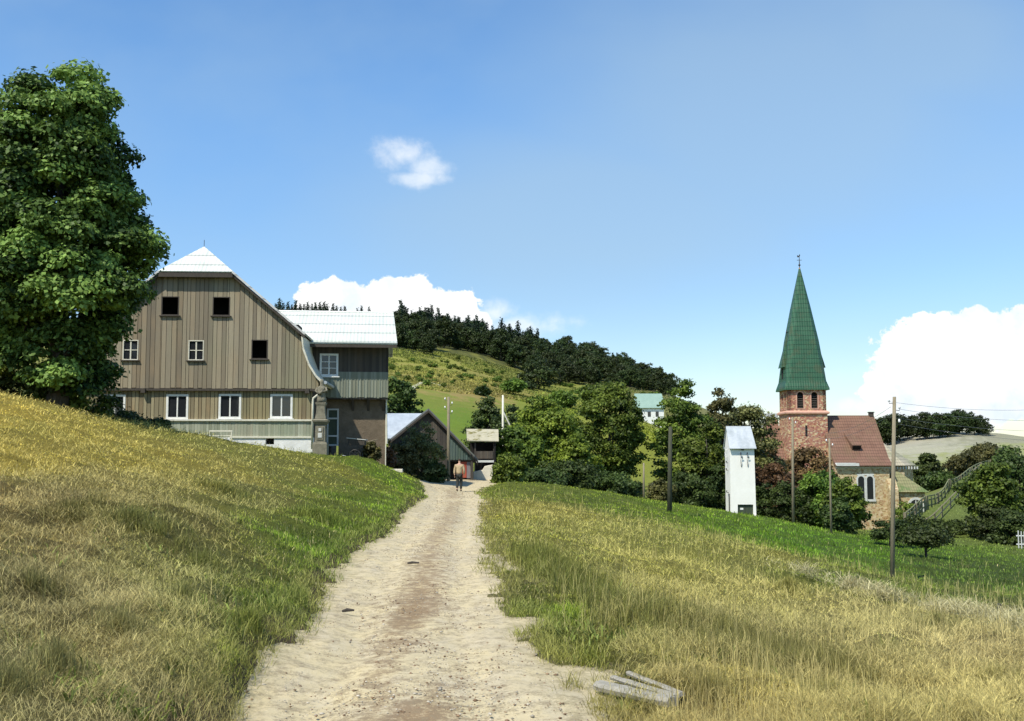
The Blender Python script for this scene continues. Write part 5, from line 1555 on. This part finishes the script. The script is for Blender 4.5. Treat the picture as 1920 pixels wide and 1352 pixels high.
    m = MB(); m.add([(hx - .7, ya - .5, hz0 + .55), (hx + .5, ya - .5, hz0 + .55), (hx + .1, yb, hz1 + .6), (hx - 1.0, yb, hz1 + .6), (hx - .6, ya, hz0 - .1), (hx + .4, ya, hz0 - .1), (hx + .1, yb, hz1 + .2), (hx - 1.0, yb, hz1 + .2)], [(0, 1, 2, 3), (1, 5, 6, 2), (0, 3, 7, 4), (2, 6, 7, 3), (0, 4, 5, 1)])
    dm = m.build('roof_dormer', MAT['redtile'], root)
    MB().extrude([(hx - .55, ya - .02, hz0), (hx + .4, ya - .02, hz0), (hx + .42, ya - .44, hz0 + .45), (hx - .6, ya - .44, hz0 + .45)], (0, -.06, 0)).build('opening', MAT['void'], dm)
    # twin nave window
    wz0, wz1 = z(936, Yn), z(893, Yn)
    mb = MB(); pn = MB()
    for px in (1616.5, 1633):
        c = P(px, 900, Yn).x - cxt; w = .78
        pn.extrude([(c + a, nf - .015, wz0 + b) for a, b in arch(w, wz1 - wz0)], (0, .1, 0))
        surround(mb, c, wz0, w, wz1 - wz0, .20, nf, .07)
    c0 = P(1625, 900, Yn).x - cxt; mb.box(c0 - 1.2, c0 + 1.2, nf - .16, nf + .1, wz0 - .28, wz0 - .01)
    mb.box(c0 - 1.05, c0 + 1.05, nf - .035, nf + .05, wz1 + .12, wz1 + .3)
    wo = mb.build('nave_window', MAT['palestone'], root); pn.build('pane', MAT['glass'], wo)
    # buttress at the east end
    bx = P(1672, 900, Yn).x - cxt
    MB().extrude([(bx - .55, nf, g), (bx - .55, nf - 1.3, g), (bx - .55, nf - 1.1, zev - 3), (bx - .55, nf, zev - 1.6)], (1.1, 0, 0)).build('buttress', MAT['navestone'], root)
    # choir with hipped pale roof
    cz0 = z(873, Yn + 3); cz1 = z(828, Yr)
    xa = xr - .4; xb = P(1722, 880, Yn + 3).x - cxt; w = 4.0
    def poly5(o, zz): return [(xa, -w - o, zz), (xb - 1.8, -w - o, zz), (xb + o, -w + 2.2, zz), (xb + o, w - 2.2, zz), (xb - 1.8, w + o, zz), (xa, w + o, zz)]
    MB().loft([poly5(0, g), poly5(0, cz0 + .05)]).build('choir_wall', MAT['navestone'], root)
    bp = poly5(.5, cz0); ap = (xa + 1.3, 0, cz1)
    MB().add(bp + [(xa, 0, cz1 + .05), ap], [(0, 1, 7, 6), (1, 2, 7), (2, 3, 7), (3, 4, 7), (4, 5, 6, 7), (5, 4, 3, 2, 1, 0), (0, 6, 5)]).build('choir_roof', MAT['paletile'], root)
    mb = MB()
    for i in range(12): q = xa + .5 + i * .36; mb.box(q, q + .16, -w - .12, -w - .003, cz0 - .45, cz0 - .1)
    mb.build('dentil_frieze', MAT['palestone'], root)
    # sacristy with mossy hip
    sz0 = z(922, Yn); sz1 = z(884, Yn + 2.5)
    sa, sb = P(1686, 930, Yn - 1).x - cxt, P(1745, 930, Yn - 1).x - cxt; sf = nf - .8; sbk = nf + 4
    MB().box(sa + .3, sb - .4, sf + .4, sbk, g, sz0 + .05).build('sacristy_wall', MAT['navestone'], root)
    MB().add([(sa, sf, sz0), (sb, sf, sz0), (sb, sbk, sz0), (sa, sbk, sz0), (sa + .1, (sf + sbk) / 2 + .3, sz1), (sa + 1.0, (sf + sbk) / 2 + .3, sz1)], [(0, 1, 5, 4), (1, 2, 5), (2, 3, 4, 5), (3, 0, 4), (3, 2, 1, 0)]).build('sacristy_roof', MAT['mosstile'], root)
    c = P(1719, 945, Yn - .5).x - cxt; mb = MB(); surround(mb, c, z(962, Yn), 1.4, 1.7, .3, sf + .4, .05); mb.box(c - .06, c + .06, sf + .36, sf + .45, z(962, Yn), z(962, Yn) + 1.6); w1 = mb.build('sacristy_window', MAT['palestone'], root)
    MB().extrude([(c + a, sf + .385, z(962, Yn) + b) for a, b in arch(1.4, 1.7)], (0, .05, 0)).build('pane', MAT['glass'], w1)
    # red tiled side aisle roof left of the tower
    za_ = z(782, Yr); zb_ = z(868, Yr - 2)
    ax0 = P(1426, 860, Yr).x - cxt; ax1 = -tw - .01; a2 = P(1438, 782, Yr + 3).x - cxt
    MB().add([(ax0, -1.5, zb_), (ax1, -1.5, zb_), (ax1, 3.5, za_), (a2, 3.5, za_), (ax0, 8, zb_), (ax1, 8, zb_)], [(0, 1, 2, 3), (0, 3, 4), (3, 2, 5, 4), (1, 5, 2), (0, 4, 5, 1)]).build('side_roof', MAT['redtile'], root)
    MB().box(ax0 + .4, ax1, -1.2, 7.6, g, zb_ + .03).build('side_wall', MAT['towerstone'], root)
    MB().box(a2 - .3, ax1, 3.1, 3.9, za_ + .003, za_ + .6).build('side_ridge_parapet', MAT['zinc'], root)


church()


def white_tower():
    Y = 80.; c = P(1370.5, 970, Y); g = P(1395, 976, Y).z
    root = empty('transformer_tower', (c.x, Y, g), 'slim whitewashed transformer tower with a grey saddle roof and a dark door', 'tower')
    k = Y / F; W = 48 * k; D = 1.85
    def z(py): return P(1395, py, Y).z - g
    ze = z(838); zr = P(1395, 799, Y + D / 2).z - g
    a, b = 13 * k, 42 * k; d0, d1 = z(966), z(946)
    mb = MB()   # slightly battered shaft with door recess
    mb.extrude([(0, 0, -1.5), (a, 0, -1.5), (a, 0, ze), (0, 0, ze)], (0, D, 0)); mb.extrude([(b, 0, -1.5), (W, 0, -1.5), (W - .1, 0, ze), (b, 0, ze)], (0, D, 0)); mb.box(a, b, 0, D, d1, ze); mb.box(a, b, .0, D, -1.5, d0); mb.box(a, b, .25, D, d0, d1)
    mb.build('shaft', MAT['limewash'], root)
    mb = MB(); mb.extrude([(0.0, 0.02, ze + .003), (0.0, D - .02, ze + .003), (0.0, D / 2, zr - .05)], (W - .12, 0, 0)); mb.build('gable', MAT['limewash'], root)
    mb = MB(); mb.slab([(-.08, -.28, ze - .12), (W + .02, -.28, ze - .12), (W - .12, D / 2, zr), (-.08, D / 2, zr)], .06); mb.slab([(-.08, D + .28, ze - .12), (W + .02, D + .28, ze - .12), (W - .12, D / 2 + .01, zr), (-.08, D / 2 + .01, zr)], .06)
    mb.build('roof', MAT['zinc'], root)
    dr = MB().box(a, b, .12, .17, d0, d1).build('door', MAT['doorgreen'], root); MB().box(a + .2, a + .42, .1, .117, d0 + .38, d0 + .52).build('plate', MAT['white'], dr)
    MB().box((a + b) / 2 - .012, (a + b) / 2 + .012, .105, .118, d0 + .02, d1 - .02).build('door_seam', MAT['iron'], dr)
    MB().box(-.05, W + .12, -.18, .0 - .003, -1.2, z(967)).build('plinth', MAT['concrete'], root)
    for i, px in enumerate((1390, 1402)):
        q = (px - 1370.5) * k; mb = MB(); zz = z(852)
        mb.tube([(q, .02, zz), (q, -.16, zz), (q, -.16, zz - .5), (q + .06, -.03, zz - .9)], .022, 6); mb.tube([(q, -.16, zz + .02), (q, -.16, zz + .14)], [.05, .035], 8); mb.tube([(q, -.14, zz - .25), (q + .16, -.14, zz - .2)], .03, 6); mb.build('wire_bracket', MAT['iron'], root)
    MB().box(W / 2 - .12, W / 2 + .08, -.1, 0, ze - .25, ze - .13).build('roof_hook', MAT['iron'], root)
    for py in (868, 882, 924): zz = z(py); mb = MB(); mb.tube([(0.02, .7, zz), (-.14, .7, zz), (-.14, .7, zz + .14)], [.03, .03, .05], 6); mb.build('insulator', MAT['iron'], root)
    mb = MB(); mb.tube([(-.05, .3, z(926)), (-.05, .3, z(962))], .035, 6); mb.build('cable_pipe', MAT['iron'], root)
    for py in (843, 852, 857): zz = z(py); mb = MB(); mb.tube([(0.0, .9, zz), (-.18, .9, zz), (-.18, .9, zz + .15)], [.02, .02, .05], 6); mb.build('insulator', MAT['porcelain'], root)


white_tower()


def far_house():
    Y = 250.; root = empty('farmhouse', (0, Y, 0), 'distant white farmhouse with a broad teal-grey roof beyond the gap in the trees', 'house')
    a, b = P(1188, 765, Y), P(1246, 739, Y + 3)
    mb = MB(); x0, x1 = a.x, P(1248, 765, Y).x
    MB().slab([(x0, -.5, a.z), (x1, -.5, a.z), (x1 - .4, 3.5, P(1200, 738, Y + 3.5).z), (x0 + .6, 3.5, P(1200, 738, Y + 3.5).z)], .15).build('roof', MAT['tealroof'], root)
    zz = P(1200, 788, Y).z
    MB().box(x0 + 2.0, x1 - .4, 0, 7, zz - 2, a.z + .1).build('wall', MAT['plaster'], root)
    for q in (3.2, 5.0): MB().box(x0 + q, x0 + q + .7, -.03, 0, zz + .8, zz + 2.0).build('window', MAT['glass'], root)


far_house()


# ------------------------------------------------------------------ poles, wires, fences, small things
def pole(px, ytop, ybase, Y, r, mat, label, lean=0.0, arms=0, brace=None, name='utility_pole', insul=0, group=None, sink=.6):
    b = P(px, ybase, Y); zg = gz(b.x, Y)
    base = Vector((b.x, Y, zg)); t = P(px + lean, ytop, Y)
    root = empty(name, base, label, 'pole', group)
    h = t.z - zg; dx = t.x - b.x
    MB().tube([(0, 0, -sink), (dx * .5, 0, h * .5), (dx, 0, h)], [r * 1.15, r, r * .82], 10).build('shaft', mat, root, smooth=True)
    for i in range(insul):
        s = 1 if i % 2 else -1; zz = h - .25 - .28 * i; xx = dx * zz / h
        m = MB(); m.tube([(xx, 0, zz), (xx + s * (r + .12), 0, zz - .03), (xx + s * (r + .13), 0, zz + .08)], [.014] * 3, 6); bo = m.build('hook', MAT['iron'], root)
        m = MB(); m.tube([(xx + s * (r + .13), 0, zz + .06), (xx + s * (r + .13), 0, zz + .12), (xx + s * (r + .13), 0, zz + .2)], [.05, .045, .03], 8); m.build('insulator', MAT['porcelain'], root, smooth=True)
    if brace:
        m = MB(); m.tube([(dx * .8, 0, h * brace[2]), (brace[0], 0, brace[1])], .06, 8); m.build('brace', mat, root)
    return root, base + Vector((dx, 0, h))


def wire(a, b, sag, label, r=.006, grp=None):
    a = Vector(a); b = Vector(b); p = []
    for i in range(25):
        t = i / 24; q = a.lerp(b, t); q.z -= sag * 4 * t * (1 - t); p.append(q)
    o = MB().tube(p, r, 5).build('overhead_wire', MAT['wire'])
    tag(o, label, 'wire', grp)


def poles():
    _, tA = pole(1672, 744, 1090, 44, .085, MAT['polewood'], 'tall grey wooden pole in the lower meadow at the right, cutting across the church', lean=5, insul=4)
    _, tB = pole(1255, 800, 966, 60, .12, MAT['poledark'], 'thick dark pole standing in green grass left of the white tower', lean=2, insul=0)
    _, tC = pole(1487, 782, 982, 84, .10, MAT['polewood'], 'thin greenish pole in front of the church tower', lean=-1, insul=2)
    _, tD = pole(1559, 822, 1012, 72, .07, MAT['polewood'], 'thin pole between the round tree and the church nave', lean=-4, insul=2)
    _, tE = pole(1207, 868, 936, 80, .07, MAT['polewood'], 'short grey post at the dark edge of the row of trees', name='wooden_post', sink=.4)
    _, tF = pole(841, 744, 893, 72, .10, MAT['polewood'], 'brown pole with white insulators in front of the barn, left of the walker', insul=4)
    _, tG = pole(943, 741, 850, 88, .095, MAT['cream'], 'pale pole with a slanting brace rising from the bushes right of the yard shelter', brace=(1.6, 1.9, .8))
    # overhead lines
    for i, dz in enumerate((-.2, -.5, -.8, -1.1)):
        wire(tA + Vector((.2 * (1 if i % 2 else -1), 0, dz)), (34 + i * 1.2, 52, tA.z + 1.5 - i * .75), .9, ['topmost', 'second', 'third', 'lowest'][i] + ' of the four thin wires running right from the tall pole', grp='wires right of the tall pole')
    for i, dz in enumerate((-.3, -.6)):
        wire(tA + Vector((-.15, 0, dz - .1)), tC + Vector((0, 0, dz)), 1.0, ['upper', 'lower'][i] + ' thin wire from the tall pole to the thin greenish pole', .006)
    # stake and stone in the mown meadow, right
    g = gat(1876, 1168); rt = empty('wooden_stake', g, 'short dark stake at the edge of the mown meadow near the right side', 'stake')
    MB().tube([(0, 0, -.2), (.01, 0, .12), (-.01, 0, .27)], [.06, .055, .03], 7).build('shaft', MAT['poledark'], rt)
    MB().box(-.07, .05, -.05, .05, .12, .16).build('cross_piece', MAT['poledark'], rt)
    g = gat(1892, 1183)
    def rock(loc, s, label, mat, name='stone', cat='stone', seed=1, sc_=(1.4, 1, .6)):
        bm = bmesh.new(); bmesh.ops.create_icosphere(bm, subdivisions=2, radius=s); rg = random.Random(seed)
        for v in bm.verts: v.co *= 1 + rg.uniform(-.2, .2); v.co.x *= sc_[0]; v.co.y *= sc_[1]; v.co.z *= sc_[2]
        me = bpy.data.meshes.new(name); bm.to_mesh(me); bm.free(); me.materials.append(mat); o = bpy.data.objects.new(name, me); C.objects.link(o); o.location = loc; tag(o, label, cat); return o
    rock(g, .07, 'dark flat stone lying just below the stake in the mown meadow', MAT['iron'], seed=3)
    # sticks lying on the track
    for (px, py, l_, lab, an) in ((775, 1057, .19, 'small dark bit of wood lying on the track further up', .1), (653, 1147, .14, 'small dark bit of wood lying on the left wheel rut', .25)):
        d = gat(px, py); zz = float(hbase(d.x, d.y)[0])
        # sits on the track surface
        for Yq in np.linspace(5, 40, 900):
            q = P(px, py, Yq)
            if q.z <= float(hbase(q.x, q.y)[0]) + .02: d = q; break
        o = MB().tube([(-l_ / 2, 0, .01), (-l_ * .1, .01, .02), (l_ / 2, 0, .015)], [.014, .022, .012], 7).build('stick', MAT['darkwood']); o.location = d; o.rotation_euler = (0, 0, an); tag(o, lab, 'stick')
    # split timbers at the bottom edge
    def log(pa, pb, w, th, lab, seed):
        a = gat(*pa); b = gat(*pb); rg = random.Random(seed)
        rt = MB(); n = 8; rings = []
        for i in range(n + 1):
            t = i / n; p = a.lerp(b, t); p.z += th * .5 + .045
            dr = (b - a).normalized(); sd = Vector((-dr.y, dr.x, 0)).normalized(); up = Vector((0, 0, 1))
            ww = w * (1 + rg.uniform(-.12, .12)) * (.75 if i in (0, n) else 1); tt = th * (1 + rg.uniform(-.15, .15))
            rings.append([p + sd * ww * .5 - up * tt * .5, p + sd * ww * .56 + up * tt * .1, p + sd * ww * .25 + up * tt * .5, p - sd * ww * .3 + up * tt * .42, p - sd * ww * .55 + up * tt * .05, p - sd * ww * .45 - up * tt * .5])
        rt.loft(rings); o = rt.build('split_timber', MAT['cutwood']); tag(o, lab, 'timber', 'old timbers by the track')
    log((1122, 1303), (1262, 1342), .14, .06, 'thickest of the grey old timbers by the track, nearest the camera', 1)
    log((1150, 1287), (1268, 1326), .07, .03, 'middle thin grey timber lying between two others beside the track', 2)
    log((1178, 1277), (1279, 1319), .055, .03, 'rear thin grey timber lying at the grass beside the track', 3)
    # picket fence climbing the bank right of the church
    A = gat(1700, 990); pts_ = []
    pa = [(1690, 985, 100), (1730, 962, 112), (1775, 933, 124), (1815, 907, 137), (1852, 889, 148)]
    root = empty('picket_fence', on(1690, 100), 'long weathered rail and picket fence climbing the grassy bank right of the church', 'fence'); O = Vector(root.location)
    line = [on(p[0], p[2]) for p in pa]
    mr = MB(); 
    def along(t):
        f = t * (len(line) - 1); i = min(int(f), len(line) - 2); q = line[i].lerp(line[i + 1], f - i); q.z = gz(q.x, q.y); return q
    N = 56; prev = None
    for i in range(N + 1):
        q = along(i / N) - O
        if i % 7 == 0: MB().box(q.x - .1, q.x + .1, q.y - .1, q.y + .1, q.z - .3, q.z + 1.5).build('post', MAT['polewood'], root)
        if prev is not None:
            for hh in (.4, .95, 1.35):
                d = (q - prev); s = Vector((-d.y, d.x, 0)).normalized() * .05
                mr.add([prev + s + Vector((0, 0, hh)), prev - s + Vector((0, 0, hh)), q - s + Vector((0, 0, hh)), q + s + Vector((0, 0, hh)), prev + s + Vector((0, 0, hh + .12)), prev - s + Vector((0, 0, hh + .12)), q - s + Vector((0, 0, hh + .12)), q + s + Vector((0, 0, hh + .12))], [(0, 3, 2, 1), (4, 5, 6, 7), (0, 1, 5, 4), (1, 2, 6, 5), (2, 3, 7, 6), (3, 0, 4, 7)])
        if i % 7 != 0 and i % 2: MB().box(q.x - .07, q.x + .07, q.y - .14, q.y - .08, q.z, q.z + 1.4 + .1 * math.sin(i * 2.1)).build('picket', MAT['fencewood'], root)
        prev = q
    mr.build('rails', MAT['fencewood'], root)
    # second rail fence below it
    root = empty('rail_fence', on(1745, 96), 'low post and rail fence running beside the picket fence, nearer the fruit trees', 'fence'); O = Vector(root.location)
    line = [on(a, b) for a, b in ((1715, 92), (1760, 103), (1805, 114), (1850, 126))]; prev = None; mr = MB()
    for i in range(19):
        q = along(i / 18) - O
        if i % 2 == 0: MB().tube([q + Vector((0, 0, -.2)), q + Vector((0, 0, 1.1))], .07, 6).build('post', MAT['polewood'], root)
        if prev is not None:
            for hh in (.5, 1.0): mr.tube([prev + Vector((0, 0, hh)), q + Vector((0, 0, hh))], .05, 6)
        prev = q
    mr.build('rails', MAT['polewood'], root)
    # white garden pickets at the right edge
    root = empty('garden_fence', on(1912, 80), 'short run of white pickets under the dark trees at the right edge', 'fence'); O = Vector(root.location)
    for i in range(7):
        px = 1900 + i * 5.5; q = on(px, 80) - O; MB().box(q.x - .035, q.x + .035, -.02, .02, q.z - .1, q.z + 1.25).build('picket', MAT['palestone'], root)
    MB().box(-.6, 1.0, .021, .06, .3, .38).box(-.6, 1.0, .021, .06, .9, .98).build('rails', MAT['white'], root)
    # hand cart by the annex corner
    c = on(667, 59.5); root = empty('handcart', c, 'small dark handcart with a pale board on top at the annex corner', 'cart')
    c2 = P(655, 820, 59.5); h = c2.z - c.z; h = max(h, .75)
    MB().box(-.35, .55, -.35, .35, h - .42, h - .08).build('box', MAT['darkwood'], root, bevel=.01)
    MB().extrude([(-.42, -.38, h - .02), (.62, -.38, h - .12), (.62, -.38, h - .16), (-.42, -.38, h - .06)], (0, .76, 0)).build('lid_board', MAT['palestone'], root)
    for s in (-1, 1):
        w = MB(); n = 16; ring = []
        w.tube([(.05 + .3 * math.cos(6.283 * i / n), s * .42, .3 + .3 * math.sin(6.283 * i / n)) for i in range(n + 1)], .025, 6)
        for i in range(4): a = math.pi * i / 4; w.tube([(.05 - .28 * math.cos(a), s * .42, .3 - .28 * math.sin(a)), (.05 + .28 * math.cos(a), s * .42, .3 + .28 * math.sin(a))], .015, 5)
        w.build('wheel', MAT['iron'], root)
    MB().tube([(.5, 0, h - .3), (1.2, 0, h - .1)], .025, 6).build('handle', MAT['polewood'], root)
    # pale flat stones
    rock(on(646, 59.0, .08), .24, 'pale boulder at the foot of the annex door', MAT['plaster'], seed=5, sc_=(.8, .7, 1.1))
    g = on(738, 56.5); root_ = MB().box(-.5, .5, -.15, .15, -.1, .09).build('stone_slab', MAT['concrete'], bevel=.03); root_.location = g; tag(root_, 'pale flat stone slab in the grass left of the elder bush', 'slab')


poles()


# ------------------------------------------------------------------ the walker
def skin(name, verts, edges, rad, mat, parent, root_i=0, sub=1):
    me = bpy.data.meshes.new(name); me.from_pydata(verts, edges, []); me.update(); me.materials.append(mat)
    o = bpy.data.objects.new(name, me); C.objects.link(o)
    if parent: o.parent = parent
    m = o.modifiers.new('skin', 'SKIN'); m.use_smooth_shade = True
    for i, v in enumerate(me.skin_vertices[0].data):
        r = rad[i]; v.radius = r if isinstance(r, tuple) else (r, r); v.use_root = (i == root_i)
    s = o.modifiers.new('sub', 'SUBSURF'); s.levels = sub; s.render_levels = sub
    return o


def walker():
    q = None
    for Yq in np.linspace(50, 68, 400):
        p = P(861, 921, Yq)
        if p.z <= float(hbase(p.x, p.y)[0]) + .01: q = p; break
    if q is None: q = P(861, 921, 60)
    zg = float(hbase(q.x, q.y)[0]) - .01
    root = empty('person', (q.x, q.y, zg), 'person in a light tan jacket and dark trousers walking away down the track', 'person', rz=R(-6))
    skinm = simple('skin', (.42, .25, .17), (.5, .31, .22), 8, .6, bump=.05); jac = simple('tan_jacket', (.34, .25, .14), (.50, .39, .24), 5, .85, bump=.3)
    tro = simple('dark_trousers', (.018, .02, .018), (.04, .042, .036), 5, .9); hair = simple('dark_hair', (.03, .02, .012), (.06, .04, .025), 12, .7); shoe = simple('brown_shoe', (.05, .03, .02), (.1, .06, .04), 6, .6); bag = MAT['darkwood']
    # body facing +Y (away from the camera)
    V = [(0, 0, .93), (0, 0, 1.08), (0, .01, 1.25), (0, .0, 1.42), (0, .02, 1.50), (0, .05, 1.57), (0, .065, 1.66), (0, .06, 1.73),
         (.17, .0, 1.40), (.25, -.03, 1.14), (.24, .08, .90), (.235, .10, .84),
         (-.17, .0, 1.40), (-.24, .03, 1.14), (-.25, -.04, .90), (-.25, -.04, .84),
         (.09, .0, .88), (.09, .10, .50), (.085, .03, .09), (.085, .15, .04),
         (-.09, .0, .88), (-.09, .02, .50), (-.085, -.22, .14), (-.085, -.12, .04)]
    E = [(0, 1), (1, 2), (2, 3), (3, 4), (4, 5), (5, 6), (6, 7), (3, 8), (8, 9), (9, 10), (10, 11), (3, 12), (12, 13), (13, 14), (14, 15), (0, 16), (16, 17), (17, 18), (18, 19), (0, 20), (20, 21), (21, 22), (22, 23)]
    rad = [(.14, .1), (.13, .095), (.15, .1), (.13, .09), .055, (.062, .075), (.078, .095), (.05, .06), .06, .045, .032, (.042, .02), .06, .045, .032, (.042, .02), .085, .058, .04, (.04, .03), .085, .058, .04, (.04, .03)]
    body = skin('body', V, E, rad, skinm, root)
    for s, wx, wy, wz in ((1, .235, .10, .80), (-1, -.25, -.04, .80)):
        vs = []; es = []; rr = []
        for i, (ox, ln) in enumerate([(-.028, .07), (-.009, .085), (.010, .08), (.028, .062)]):
            b0 = len(vs); vs += [(wx, wy + ox, wz + .02), (wx, wy + ox, wz - ln * .55), (wx - s * .02, wy + ox, wz - ln)]; es += [(b0, b0 + 1), (b0 + 1, b0 + 2)]; rr += [.01, .009, .008]
        b0 = len(vs); vs += [(wx, wy + .03, wz + .04), (wx - s * .025, wy + .055, wz + .01), (wx - s * .03, wy + .06, wz - .02)]; es += [(b0, b0 + 1), (b0 + 1, b0 + 2)]; rr += [.011, .01, .008]
        for j in range(0, len(vs), 3):
            skin('finger' if j < 12 else 'thumb', vs[j:j + 3], [(0, 1), (1, 2)], rr[j:j + 3], skinm, body)
    hv = [(0, .045, 1.61), (0, .05, 1.69), (0, .065, 1.745)]
    skin('hair', hv, [(0, 1), (1, 2)], [(.07, .08), (.10, .118), (.075, .09)], hair, root)
    JV = [(0, 0, .90), (0, 0, 1.05), (0, .01, 1.25), (0, .0, 1.41), (.19, .0, 1.39), (.27, -.03, 1.14), (.25, .07, .92), (-.19, .0, 1.39), (-.26, .03, 1.14), (-.26, -.03, .92)]
    skin('jacket', JV, [(0, 1), (1, 2), (2, 3), (3, 4), (4, 5), (5, 6), (3, 7), (7, 8), (8, 9)], [(.20, .15), (.185, .14), (.19, .135), (.16, .115), .085, .068, .055, .085, .068, .055], jac, root, 0)
    TV = [(0, 0, .93), (.09, .0, .86), (.09, .10, .50), (.085, .03, .12), (-.09, .0, .86), (-.09, .02, .50), (-.085, -.21, .17)]
    skin('trousers', TV, [(0, 1), (1, 2), (2, 3), (0, 4), (4, 5), (5, 6)], [(.15, .12), .11, .085, .07, .11, .085, .07], tro, root)
    skin('shoe', [(.085, .0, .06), (.085, .1, .045), (.085, .2, .035)], [(0, 1), (1, 2)], [(.05, .05), (.052, .045), (.042, .03)], shoe, root)
    skin('shoe', [(-.085, -.25, .13), (-.085, -.17, .07), (-.085, -.08, .035)], [(0, 1), (1, 2)], [(.05, .05), (.052, .045), (.042, .03)], shoe, root)


walker()
